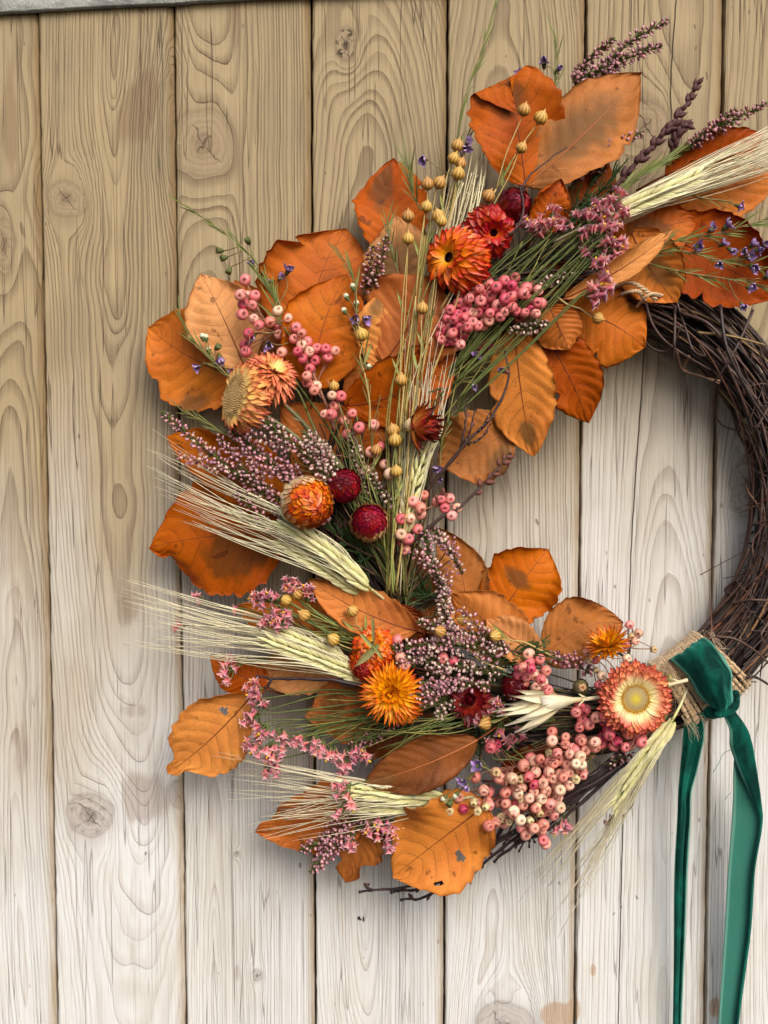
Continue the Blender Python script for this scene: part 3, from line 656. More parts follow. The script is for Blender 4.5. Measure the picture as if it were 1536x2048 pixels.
L_((625, 780, .042), (694, 548, .040), 172, 'O', 'smooth orange leaf in front of the largest upper leaf, right of the pink berries', bend=.12, cup=.35, tilt=.1, seed=5, wide=.48, rag=.5)
L_((800, 540, .030), (788, 318, .018), 138, 'R', 'tall brownish orange leaf left of the dried flax pods', bend=.08, cup=.3, seed=6, wide=.56, patch=(.8, .3, .3, .6))
L_((812, 610, .036), (792, 432, .034), 124, 'P', 'dull pinkish leaf behind the flax stems above the torn leaf', bend=.05, seed=7, wide=.55, patch=(.5, 0, .4, 1))
L_((768, 725, .050), (862, 552, .048), 208, 'P', 'torn pale leaf with a square broken corner behind the flax stems, centre top', tilt=-.1, cup=-.1, seed=8, wide=.55, notch=((1, .35, .45, .1),), bend=-.1)
L_((775, 745, .046), (765, 580, .046), 120, 'O', 'orange leaf with small curl marks, left of the torn pale leaf', seed=9, wide=.5, cup=.1)
L_((690, 812, .044), (912, 712, .050), 150, 'O', 'orange leaf lying level behind the lower barley whiskers, centre', bend=-.18, cup=.12, seed=10, wide=.62)
L_((700, 900, .040), (800, 760, .042), 120, 'R', 'rusty leaf deep under the flax stems left of the half closed flower', seed=11)
L_((770, 690, .040), (686, 788, .045), 66, 'B', 'narrow folded brown leaf under the smooth orange leaf', seed=12, cup=.7)
L_((1052, 374, .046), (1008, 108, .042), 176, 'O', 'orange leaf with its top edge rolled over, behind three flax pods', seed=13, wide=.56, rollL=(.2, .8), rollR=(.3, .8), cup=.05, fold=(.775, .09, 2.85, -.07), notch=((1, .5, .0, .05),))
L_((1052, 372, .046), (1282, 148, .040), 152, 'B', 'long brown and orange leaf with wavy rim pointing up right below the top heather', seed=14, wide=.52, bend=-.05, cup=-.15, rollL=(1.4, .75), patch=(.5, .1, .35, .7), rag=.7)
L_((1066, 470, .052), (1122, 358, .056), 92, 'O', 'small folded orange leaf standing above the dark red flower', seed=15, wide=.5, rollR=(2.0, .3), cup=.1)
L_((1150, 460, .032), (1216, 322, .026), 100, 'R', 'rusty leaf half hidden behind the dark upper heather', seed=16)
L_((1222, 500, .040), (1395, 440, .046), 130, 'R', 'rusty orange leaf under the barley whiskers at the upper right', seed=17, wide=.45, bend=.1, patch=(.4, 0, .3, .6))
L_((1262, 462, .044), (1354, 606, .052), 122, 'O', 'orange leaf hanging over the top of the bare twig ring', seed=18, wide=.55, bend=-.12, patch=(.6, .2, .25, .5))
L_((1310, 452, .038), (1560, 592, .044), 172, 'R', 'wide rusty leaf at the right edge behind the purple waxflowers', seed=19, wide=.48, bend=-.05)
L_((1128, 598, .056), (1345, 462, .066), 56, 'T', 'thin leaf folded edge-on, pointing up right across the rusty leaves', seed=20, wide=.6, cup=.9, bend=-.08)
L_((1290, 440, .030), (1560, 352, .030), 138, 'O', 'orange leaf below the upper right barley, reaching the right edge', seed=21, bend=.06)
L_((1330, 350, .026), (1530, 268, .024), 90, 'R', 'orange leaf mostly covered by the upper right barley whiskers', seed=22)
L_((1130, 612, .046), (1290, 694, .046), 166, 'O', 'broad smooth orange leaf with one flax pod on it, inside the ring', seed=23, wide=.58, cup=-.2, bend=.1, petiole=.1)
L_((1098, 612, .058), (1138, 700, .058), 92, 'T', 'small light tan leaf with dark veins overlapping the berry spray', seed=24, wide=.55, cup=-.2, rag=.6)
L_((1082, 655, .048), (1178, 846, .040), 118, 'R', 'serrated orange leaf with a torn side pointing down, inside the ring', seed=25, wide=.5, notch=((0, .62, .45, .05), (1, .62, .0, .05)), bend=.04)
L_((1030, 652, .046), (1067, 914, .040), 126, 'O', 'long orange leaf with pale midrib pointing straight down inside the ring', seed=26, wide=.55, bend=-.06, cup=.2)
L_((1025, 850, .036), (876, 930, .034), 152, 'B', 'rounded brown leaf behind the forked bare twigs', seed=27, wide=.5, bend=.1, patch=(.3, .6, .3, .5))
L_((572, 1072, .034), (300, 1096, .028), 232, 'O', 'biggest orange leaf at the far left, its upper half greenish brown, under barley', seed=28, wide=.48, bend=-.10, cup=.1, patch=(.36, .3, .32, .6), rag=1.3, asym=.0, notch=((1, .86, .5, .06),))
L_((600, 1010, .034), (333, 872, .024), 140, 'O', 'orange leaf behind the left heather sprigs above the biggest far left leaf', seed=29, bend=-.06, wide=.45)
L_((760, 970, .036), (560, 812, .034), 170, 'R', 'dark rusty leaf behind the heather and flower stalks at the left', seed=30)
L_((834, 1262, .050), (616, 1158, .050), 104, 'R', 'slender rust leaf with parallel veins lying above the orange-red flower', seed=31, cup=.3, bend=.08)
L_((535, 1378, .036), (422, 1308, .032), 86, 'O', 'small oval orange leaf with a pink statice on it, lower left', seed=32, rag=.5, bend=.05)
L_((715, 1282, .036), (470, 1212, .030), 110, 'O', 'orange leaf hidden under the lower left barley whiskers', seed=33)
L_((690, 1330, .036), (500, 1342, .032), 98, 'P', 'pinkish orange leaf under the lower barley ear', seed=34)
L_((772, 1405, .044), (611, 1432, .040), 124, 'P', 'pale copper leaf with straight veins left of the yellow-orange flower', seed=35, wide=.52, cup=-.15)
L_((502, 1392, .040), (336, 1546, .034), 158, 'O', 'spotted orange leaf at the lower left with a tiny hole', seed=36, wide=.44, bend=.06, cup=.22, notch=((0, .86, .55, .07), (1, .86, .5, .07)), holes=((.24, -.28, .03, .12),), petiole=.12)
L_((955, 1480, .062), (728, 1566, .058), 104, 'D', 'dark glossy brown leaf with curled upper rim in the lower middle', seed=37, wide=.5, rollR=(1.2, .6), rollL=(.8, .7), cup=-.1, petiole=.3, rag=.6, bend=.04)
L_((975, 1608, .052), (786, 1754, .046), 186, 'O', 'large ragged orange leaf with insect holes at the bottom of the wreath', seed=38, wide=.5, holes=((.45, .55, .035, .12), (.70, .72, .03, .07)), bend=-.05, cup=.12, petiole=.2)
L_((770, 1590, .034), (510, 1664, .028), 128, 'R', 'rusty leaf under the bottom barley whiskers', seed=39, wide=.5, notch=((0, .85, .5, .08),))
L_((742, 1612, .036), (690, 1762, .030), 110, 'B', 'curled brown leaf hanging down beside the bottom heather', seed=40, notch=((0, .72, .5, .09), (1, .72, .5, .09)), wide=.45)
L_((985, 1252, .040), (1096, 1098, .036), 152, 'O', 'wavy orange leaf with a bitten edge inside the ring, above the statice', seed=41, wide=.58, bend=.05, cup=.25, tilt=.1, notch=((1, .5, .12, .04),))
L_((930, 1252, .038), (878, 1056, .034), 108, 'B', 'golden brown leaf behind the middle heather sprigs', seed=42, bend=-.2, cup=.35)
L_((1062, 1318, .046), (906, 1186, .042), 122, 'T', 'creased light orange leaf right of the middle heather', seed=43, wide=.55, cup=-.2)
L_((1085, 1318, .050), (972, 1238, .048), 78, 'P', 'faded pinkish leaf tip lying over the creased light orange leaf', seed=44, wide=.55)
L_((1085, 1318, .036), (1246, 1244, .032), 132, 'B', 'rounded brown-orange leaf behind the small yellow flower at the lower right', seed=45, wide=.5, bend=.3, rag=.7)
L_((865, 1272, .036), (828, 1082, .034), 74, 'D', 'dark leaf deep behind the middle heather', seed=46)
L_((800, 1210, .048), (842, 1292, .046), 66, 'D', 'dark curled leaf between the slender rust leaf and the heather', seed=47, wide=.5, petiole=.1)
L_((880, 1420, .036), (700, 1500, .034), 110, 'D', 'dark brown leaf under the lower green stems', seed=48)
L_((900, 700, .034), (830, 640, .040), 80, 'D', 'dark leaf behind the upper pepper berries', seed=49)
L_((1180, 600, .036), (1040, 560, .036), 110, 'D', 'dark leaf in shade behind the pink statice stems', seed=50)
L_((1000, 1560, .040), (1130, 1500, .040), 90, 'D', 'dark leaf sunk among the lower pepper berries', seed=51)
# ------------------------------------------------------------------ strawflowers
ST = dict(sc=(60, 900, 60), streak=.35)
M_PET = {
 'peach': grad_material('petal_peach', [(0, lin3(238, 206, 128)), (.45, lin3(236, 186, 112)), (.8, lin3(226, 130, 76)), (1, lin3(206, 92, 56))], **ST),
 'peach2': grad_material('petal_peach_pink', [(0, lin3(236, 180, 104)), (.4, lin3(232, 150, 92)), (.8, lin3(226, 118, 80)), (1, lin3(236, 160, 110))], **ST),
 'fire': grad_material('petal_fire', [(0, lin3(240, 160, 20)), (.5, lin3(236, 116, 12)), (.85, lin3(216, 66, 8)), (1, lin3(160, 26, 8))], rough=.42, coat=.05, **ST),
 'red': grad_material('petal_red', [(0, lin3(222, 110, 20)), (.22, lin3(196, 40, 12)), (1, lin3(160, 18, 8))], rough=.42, coat=.05, **ST),
 'darkred': grad_material('petal_dark_red', [(0, lin3(190, 90, 60)), (.3, lin3(130, 16, 22)), (1, lin3(84, 6, 16))], rough=.42, coat=.05, **ST),
 'crimson': grad_material('petal_crimson', [(0, lin3(180, 60, 60)), (.4, lin3(158, 18, 44)), (1, lin3(118, 8, 34))], rough=.42, coat=.05, **ST),
 'amber': grad_material('petal_amber', [(0, lin3(240, 196, 90)), (.35, lin3(236, 146, 24)), (.72, lin3(222, 98, 12)), (1, lin3(160, 40, 16))], rough=.36, coat=.1, **ST),
 'yellow': grad_material('petal_yellow', [(0, lin3(244, 190, 20)), (.55, lin3(240, 160, 6)), (.85, lin3(228, 110, 8)), (1, lin3(206, 66, 10))], rough=.38, **ST),
 'gold': grad_material('petal_gold', [(0, lin3(230, 160, 20)), (.5, lin3(214, 120, 10)), (1, lin3(158, 66, 12))], rough=.38, **ST),
 'salmon': grad_material('petal_salmon', [(0, lin3(246, 232, 160)), (.42, lin3(244, 218, 158)), (.68, lin3(234, 150, 108)), (1, lin3(216, 88, 62))], **ST),
 'cream': grad_material('bract_cream', [(0, lin3(232, 214, 170)), (.6, lin3(226, 190, 140)), (1, lin3(196, 110, 66))], rough=.4, **ST),
 'burgundy': grad_material('petal_burgundy_tip', [(0, lin3(240, 196, 110)), (.4, lin3(204, 106, 40)), (.75, lin3(146, 40, 20)), (1, lin3(70, 14, 22))], rough=.42, coat=.05, **ST)}
td = NT('flower_disc'); u = td.attr('u'); nd = td.noise(1400, td.coord(), 3, .6)
cd = td.ramp(td.math('ADD', u, td.math('MULTIPLY', td.math('SUBTRACT', nd, .5), .16)), [(0, lin3(206, 190, 70)), (.16, lin3(190, 170, 70)), (.3, lin3(176, 158, 112)), (.62, lin3(150, 128, 84)), (.74, lin3(214, 166, 34)), (.92, lin3(196, 142, 24)), (1, lin3(110, 74, 24))])
td.bump(nd, .6, .0004); M_DISC = td.finish(cd, .8, .2)
M_DISCDARK = simple('flower_disc_dark', lin3(86, 58, 18), .8, .2, noise=.4, nscale=900)
def blade_mesh(name, mat, L, W, curv=0.0, cup=.35, point=.55, nu=7, nv=5, tipc=0.0, jit=0):
    """a petal: local X along its length, Z its upper face; curv: total turn of the length in rad (positive bends down)"""
    x = z = 0.0; a = 0.0; xs = [0]; zs = [0]; angs = [0]
    for i in range(1, nu):
        a = -curv*(i/(nu-1)) - tipc*max(0, i/(nu-1)-.6)*2.5; x += math.cos(a)*L/(nu-1); z += math.sin(a)*L/(nu-1); xs.append(x); zs.append(z); angs.append(a)
    V = []; U = []
    for i in range(nu):
        t_ = i/(nu-1); wd = W*.5*(.45+.55*math.sin(math.pi*min(1, t_*.95+.08)))*(1 if t_ < point else (max(0, 1-((t_-point)/(1-point))**1.7)))
        for j in range(nv):
            s = j/(nv-1)*2-1
            h = cup*W*.5*(s*s)*(.6+.4*t_)
            V.append((xs[i]-math.sin(angs[i])*h, s*wd, zs[i]+math.cos(angs[i])*h)); U.append(t_)
    k = nu*nv; V2 = [(a_[0], a_[1], a_[2]-.00012) for a_ in V]
    F = gridfaces(nu, nv); F = [f[::-1] for f in F]+[tuple(i+k for i in f) for f in F]
    F = [f[::-1] for f in F]
    mb = MB(); mb.add(V+V2, F, u=np.array(U+U)); return mb.mesh(name, mat)
def flower_root(name, c, label, cat='flower', group='dried strawflowers in the wreath'):
    return empty(name, c, label, cat, group)
rf = random.Random(5)
def axes(nrm, spin=0.0):
    z = Vector(nrm).normalized(); x = Vector((.31, .2, .9)).cross(z).normalized(); y = z.cross(x)
    x2 = x*math.cos(spin)+y*math.sin(spin); y2 = z.cross(x2); return x2, y2, z
def globe_flower(px, py, h, r, nrm, mats, label, layers=7, theta0=118, theta1=14, plen=1.15, pw=.62, lift=.10, bracts=None, dark=None, squash=1.0, spin=0.0):
    """overlapping papery bracts wrapped round a ball; nrm points to the flower's opening"""
    c = P(px, py, h); R_ = r*PX; ex, ey, ez = axes(nrm, spin); root = flower_root('strawflower', c, label)
    def pt(th, ph, rad): return c+(ex*math.cos(ph)*math.sin(th)+ey*math.sin(ph)*math.sin(th)+ez*math.cos(th)*squash)*rad
    ball = MB(); n1, n2 = 8, 14
    V = [tuple(pt(math.pi*i/n1, 2*math.pi*j/n2, R_*.74)) for i in range(n1+1) for j in range(n2)]
    ball.add(V, [(i*n2+j, i*n2+(j+1) % n2, (i+1)*n2+(j+1) % n2, (i+1)*n2+j) for i in range(n1) for j in range(n2)], u=.7)
    ball.build('flower_heart', mats[-1] if dark is None else dark, root)
    for k in range(layers):
        f = k/(layers-1); th = R(theta0+(theta1-theta0)*f); circ = max(.25, math.sin(th))
        n_ = max(5, int(round((2*math.pi*circ)/(pw*.72))))
        mat = mats[min(len(mats)-1, int(f*len(mats)))]
        Lk = R_*plen*(1-.25*f); meshes = [blade_mesh('petal', mat, Lk*q, R_*pw*(1-.2*f)*1.15, curv=plen*(1-.25*f)*.72*q2, cup=.10, point=.58) for q, q2 in ((1, 1.1), (.92, .95), (1.05, 1.2))]
        for i in range(n_):
            ph = (i+.5*(k % 2)+rf.uniform(-.15, .15))/n_*2*math.pi; t2 = th+rf.uniform(-.05, .05)
            p = pt(t2, ph, R_*(.86+.05*rf.random())); rad = (p-c).normalized()
            tang = -(ex*math.cos(ph)*math.cos(t2)+ey*math.sin(ph)*math.cos(t2)-ez*math.sin(t2))
            li = max(lift, .03)+.05+rf.uniform(-.04, .06); x = tang*math.cos(li)+rad*math.sin(li)
            inst('petal', rf.choice(meshes), root, basis(x, rad, p))
    if bracts:
        m = blade_mesh('bract', bracts, R_*.55, R_*.34, curv=-.3)
        for i in range(13):
            ph = i/13*2*math.pi+rf.uniform(-.2, .2); t2 = R(140); p = pt(t2, ph, R_*.7); rad = (p-c).normalized(); x = (rad*.9-ez*.1)
            inst('outer_bract', m, root, basis(x, -ez, p))
    return root
def open_flower(px, py, h, r, nrm, mats, label, rings, disc=.3, disc_mat=None, dome=.25, spin=0.0, pw=.16, back=None, group='dried strawflowers in the wreath', point=.55):
    """rings: (count, start radius, length, lift deg, curve, material index), radii and lengths as fractions of r"""
    c = P(px, py, h); R_ = r*PX; ex, ey, ez = axes(nrm, spin); root = flower_root('strawflower', c, label, group=group)
    for (n_, r0, L, el, cv_, mi, dz) in rings:
        meshes = [blade_mesh('petal', mats[mi], R_*L*q, R_*pw*q3, curv=cv_*q2, cup=.30, point=point) for q, q2, q3 in ((1, 1, 1), (.92, .7, 1.1), (1.05, 1.3, .95))]
        for i in range(n_):
            ph = (i+rf.uniform(-.35, .35))/n_*2*math.pi
            d = ex*math.cos(ph)+ey*math.sin(ph); e = R(el+rf.uniform(-7, 7)); x = d*math.cos(e)+ez*math.sin(e); z = ez*math.cos(e)-d*math.sin(e)
            inst('petal', rf.choice(meshes), root, basis(x, z, c+d*R_*r0+ez*R_*(dz+rf.uniform(-.02, .02))))
    if disc > 0:
        Mx = Matrix(((ex.x, ey.x, ez.x, c.x), (ex.y, ey.y, ez.y, c.y), (ex.z, ey.z, ez.z, c.z), (0, 0, 0, 1)))
        mb = MB(); dr = R_*disc; prof = [(dr*math.sin(R(a)), dr*dome*math.cos(R(a))) for a in (90, 75, 60, 45, 30, 15, 3)][::-1]
        prof = prof[::1]; lathe(mb, prof, 24, Mx); mb.build('disc', disc_mat or M_DISC, root)
        fm = MB(); nf = 300 if r > 50 else 170
        for i in range(nf):
            q = math.sqrt((i+.5)/nf); a = i*2.39996; zz = dome*math.sqrt(max(0, 1-q*q)); p = Vector((dr*q*math.cos(a), dr*q*math.sin(a), dr*zz))
            s = dr*.045*(1 if q < .7 else 1.25); hh = s*(1.6 if q < .72 else 3.2)
            rad = Vector((math.cos(a)*q*.5, math.sin(a)*q*.5, 1)).normalized()
            w = [Mx @ (p+Vector((s*math.cos(t_), s*math.sin(t_), 0))) for t_ in (0, 2.1, 4.2)]+[Mx @ (p+rad*hh)]
            fm.add([tuple(v) for v in w], [(0, 1, 3), (1, 2, 3), (2, 0, 3)], u=q)
        o = fm.build('disc_florets', disc_mat or M_DISC, root, smooth=False); tag(o, kind='stuff')
    cx = MB(); b = c-ez*R_*.10
    lathe(cx, [(R_*.05, -R_*.45), (R_*.28, -R_*.25), (R_*.36, -R_*.04), (R_*.2, R_*.03)], 10, Matrix(((ex.x, ey.x, ez.x, b.x), (ex.y, ey.y, ez.y, b.y), (ex.z, ey.z, ez.z, b.z), (0, 0, 0, 1))))
    cx.build('flower_base', back or mats[0], root)
    return root
MP = M_PET
# large salmon disc flower facing the viewer
open_flower(1270, 1397, .068, 68, (.05, -1, .03), [MP['salmon']], 'large salmon and cream strawflower with yellow disc, beside the jute binding',
            [(44, .35, .70, 6, .15, 0, -.10), (46, .34, .66, 16, .25, 0, -.05), (42, .36, .58, 24, .3, 0, .0), (34, .38, .46, 32, .3, 0, .03)], disc=.44, dome=.22, pw=.235, point=.82)
# left-facing peach flower in profile with bare disc
open_flower(474, 791, .062, 62, (-.82, -.50, .20), [MP['peach']], 'peach strawflower seen from the side, its bare tan disc turned left',
            [(30, .50, .85, -66, .3, 0, -.05), (32, .55, .80, -44, .4, 0, -.02), (32, .60, .62, -18, .6, 0, .02), (28, .62, .42, 10, .6, 0, .04)], disc=.64, dome=.24, pw=.24, disc_mat=simple('bare_disc', lin3(192, 160, 108), .85, .2, noise=.25, nscale=1500))
# second peach flower, spread outwards
open_flower(548, 742, .060, 62, (.45, -.62, .64), [MP['peach2'], MP['peach']], 'peach strawflower with spread spiky petals above the side-facing one',
            [(34, .12, .92, -28, .2, 1, -.12), (34, .12, .88, -12, .3, 0, -.06), (30, .10, .74, 6, .35, 0, 0), (24, .08, .6, 24, .4, 0, .04), (16, .05, .4, 46, .4, 1, .06)], disc=0, pw=.17)
open_flower(908, 518, .064, 73, (-.62, -.78, .05), [MP['fire'], MP['red']], 'big fiery orange-red strawflower with a dark open centre, left of the red one',
            [(24, .30, .75, -62, .8, 1, -.16), (34, .34, .80, -34, 1.0, 0, -.08), (36, .30, .78, -6, 1.25, 0, .02), (34, .26, .74, 18, 1.5, 0, .10), (28, .20, .62, 40, 1.6, 0, .17), (18, .13, .46, 60, 1.5, 0, .22)], disc=.17, disc_mat=M_DISCDARK, pw=.20, point=.62)
open_flower(984, 464, .060, 61, (.20, -.92, -.30), [MP['darkred'], MP['red'], MP['red']], 'deep red strawflower with orange heart, top centre',
            [(26, .28, .74, -40, 1.0, 0, -.14), (30, .30, .74, -12, 1.2, 1, -.05), (28, .26, .66, 16, 1.4, 1, .05), (22, .20, .54, 42, 1.5, 1, .12), (16, .12, .40, 66, 1.2, 2, .16)], disc=0, pw=.26, point=.62)
globe_flower(1026, 414, .052, 32, (.6, -.7, .4), [MP['darkred'], MP['crimson']], 'small dark red strawflower tucked behind the deep red one', layers=5, pw=.5)
open_flower(832, 852, .066, 44, (.86, -.42, -.12), [MP['burgundy'], MP['cream']], 'half-closed orange strawflower with burgundy tips pointing right, on the barley',
            [(14, .16, 1.05, 8, -.5, 0, -.1), (13, .12, 1.15, 38, -.7, 0, -.05), (10, .08, 1.2, 62, -.3, 0, 0), (8, .05, 1.1, 78, -.1, 0, 0)], disc=0, pw=.42, back=MP['cream'])
globe_flower(612, 1003, .070, 50, (.45, -.85, -.22), [MP['cream'], MP['amber'], MP['amber'], MP['amber']], 'glossy amber-orange strawflower bud with cream outer petals at the left', layers=8, pw=.42, plen=.8, lift=.03, bracts=MP['cream'], theta1=10)
globe_flower(688, 973, .060, 33, (-.1, -.95, .3), [MP['crimson'], MP['darkred']], 'closed dark red strawflower bud with pale rim, right of the amber one', layers=6, pw=.55, plen=.9, lift=.02)
globe_flower(740, 1047, .062, 36, (-.12, -.9, .38), [MP['cream'], MP['crimson'], MP['crimson'], MP['crimson']], 'crimson strawflower bud with neat overlapping petals, above the barley ear', layers=7, pw=.42, plen=.75, lift=.10, bracts=MP['cream'])
open_flower(746, 1290, .062, 50, (-.15, -.86, .48), [MP['fire'], MP['amber'], MP['cream']], 'orange-red strawflower above the yellow one, a dry green leaf across it',
            [(18, .26, .70, -58, .5, 2, -.2), (28, .30, .76, -30, 1.1, 0, -.10), (30, .28, .74, 0, 1.3, 0, 0), (28, .24, .64, 26, 1.5, 0, .10), (20, .16, .50, 52, 1.5, 1, .17), (12, .08, .36, 72, 1.0, 1, .2)], disc=0, pw=.24, point=.62)
globe_flower(736, 1326, .055, 36, (-.3, -.9, -.2), [MP['fire'], MP['red']], 'red strawflower wedged between the barley ear and the yellow flower', layers=6, pw=.42)
open_flower(782, 1386, .070, 60, (-.05, -.96, .12), [MP['yellow'], MP['fire']], 'bright yellow-orange strawflower wide open, lower middle',
            [(34, .12, .95, -6, .1, 0, -.14), (34, .12, .9, 8, .1, 0, -.08), (30, .10, .8, 22, .1, 0, -.02), (26, .08, .66, 38, .1, 0, .03), (20, .05, .5, 56, .1, 0, .06), (12, .03, .34, 74, .1, 0, .08)], disc=0, pw=.15)
open_flower(808, 1420, .064, 40, (.1, -.8, -.6), [MP['yellow']], 'yellow-orange strawflower lying just under the wide open one',
            [(26, .12, .95, -6, .1, 0, -.1), (24, .12, .85, 14, .1, 0, -.04), (20, .08, .66, 38, .1, 0, .03), (12, .05, .45, 64, .1, 0, .06)], disc=0, pw=.17)
open_flower(940, 1402, .060, 44, (-.2, -.9, .35), [MP['darkred'], MP['cream']], 'dark red strawflower with ragged cream lower petals, left of the cream pod',
            [(12, .2, .95, -20, .3, 1, -.2), (16, .16, .9, 0, .1, 0, -.12), (14, .14, .8, 26, -.2, 0, -.05), (10, .1, .62, 50, -.5, 0, 0), (8, .05, .5, 72, -.3, 0, .02)], disc=0, pw=.34, back=MP['darkred'])
globe_flower(1028, 1374, .052, 26, (.2, -.9, .3), [MP['darkred'], MP['darkred']], 'small dark red strawflower left of the round pink berry bunch', layers=5, pw=.5)
open_flower(1216, 1290, .060, 44, (-.35, -.45, .85), [MP['gold'], MP['yellow']], 'golden strawflower seen from the side, above the large salmon flower',
            [(22, .12, 1.0, 10, .1, 0, -.1), (22, .12, .95, 26, .0, 0, -.05), (18, .1, .85, 44, .0, 1, 0), (12, .05, .7, 66, .0, 1, .02)], disc=0, pw=.16)
globe_flower(1160, 1374, .048, 15, (.2, -.95, .2), [simple('bract_olive', lin3(118, 108, 74), .7), MP['cream']], 'tiny dried olive flower bud between the berry bunch and the salmon flower', layers=4, pw=.6)
globe_flower(866, 676, .046, 26, (-.3, -.9, .2), [MP['darkred'], MP['red']], 'small dark red strawflower peeping out left of the upper berry spray', layers=5, pw=.5)

# ------------------------------------------------------------------ pink pepper berries
def berry_material(name, a, b, deep):
    t = NT(name); u = t.attr('u'); r = t.rand(); loc = t.new('ShaderNodeCombineXYZ'); t.plug(loc.inputs[0], t.math('MULTIPLY', r, 9))
    n = t.noise(220, t.coord(loc=loc.outputs[0]), 4, .6); n2 = t.noise(900, t.coord(loc=loc.outputs[0]), 2, .5)
    c = t.mix(t.step(n, .35, .68), a, b); c = t.mix(t.math('MULTIPLY', t.step(n2, .5, .7), .25), c, tuple(min(1, x*1.5) for x in b))
    c = t.mix(t.math('MULTIPLY', t.math('MULTIPLY', t.step(u, .2, .32), t.math('SUBTRACT', 1.0, t.step(u, .34, .62))), .45), c, tuple(min(1, x*1.45) for x in b))
    c = t.mix(t.math('SUBTRACT', 1.0, t.step(u, .05, .24)), c, deep)
    c = t.hsv(c, h=t.lin(r, 0, 1, .488, .512), sat=t.lin(r, 0, 1, 1.15, .9), val=t.lin(r, 0, 1, .8, 1.12)); t.bump(t.math('ADD', n2, n), .3, .0004)
    return t.finish(c, .42, .42, coat=.06)
BM = {'p': berry_material('berry_pink', lin3(204, 104, 108), lin3(220, 130, 124), lin3(110, 36, 40)),
      'd': berry_material('berry_deep_pink', lin3(182, 76, 90), lin3(204, 102, 108), lin3(90, 22, 34)),
      's': berry_material('berry_salmon', lin3(210, 134, 116), lin3(222, 156, 138), lin3(130, 62, 50)),
      'c': berry_material('berry_cream', lin3(206, 166, 136), lin3(216, 184, 156), lin3(140, 84, 64)),
      'h': berry_material('husk_pale', lin3(184, 160, 112), lin3(204, 184, 140), lin3(90, 66, 38))}
def berry_mesh(kind, deep, key, seed):
    mb = MB(); rr = random.Random(seed); n1, n2 = 11, 14; V = []; U = []
    for i in range(n1+1):
        th = math.pi*i/n1; q = 1.0
        if deep and th < .62: q = 1-deep*(1-th/.62)**.6 if th < .45 else 1.02
        if kind == 'h': q *= 1+.10*math.sin(3*th)
        for j in range(n2):
            ph = 2*math.pi*j/n2; w = 1+.03*math.sin(2*ph+seed)+.02*math.sin(3*th+ph*2+seed)
            if kind == 'h': w *= 1+.09*math.cos(5*ph)*math.sin(th)
            V.append((q*w*math.sin(th)*math.cos(ph), q*w*math.sin(th)*math.sin(ph)*.97, q*w*math.cos(th)*.96)); U.append(min(1, th/math.pi*1.6+(.0 if deep else .16)))
    mb.add(V, [(i*n2+j, (i+1)*n2+j, (i+1)*n2+(j+1) % n2, i*n2+(j+1) % n2) for i in range(n1) for j in range(n2)], u=np.array(U))
    if deep > .3:    # split rim of the opened skin
        for j in range(6):
            a = j/6*2*math.pi; b = a+.5
            mb.add([(.42*math.cos(a), .42*math.sin(a), .90), (.42*math.cos(b), .42*math.sin(b), .90), (.18*math.cos((a+b)/2), .18*math.sin((a+b)/2), .80), (.44*math.cos((a+b)/2), .44*math.sin((a+b)/2), .97)], [(0, 1, 3), (0, 3, 2), (1, 2, 3)], u=.4)
    return mb.mesh('berry', BM[kind])
BERRY = {k: [berry_mesh(k, d, k, s) for d, s in ((.10, 1), (.10, 2), (.22, 3), (.5, 4), (.7, 5))] for k in BM}
M_BSTEM = simple('berry_stalk', lin3(150, 104, 84), .6, noise=.2, nscale=700)
M_BSTEM2 = simple('berry_stalk_grey', lin3(128, 112, 100), .6, noise=.2, nscale=700)
rb = random.Random(12)
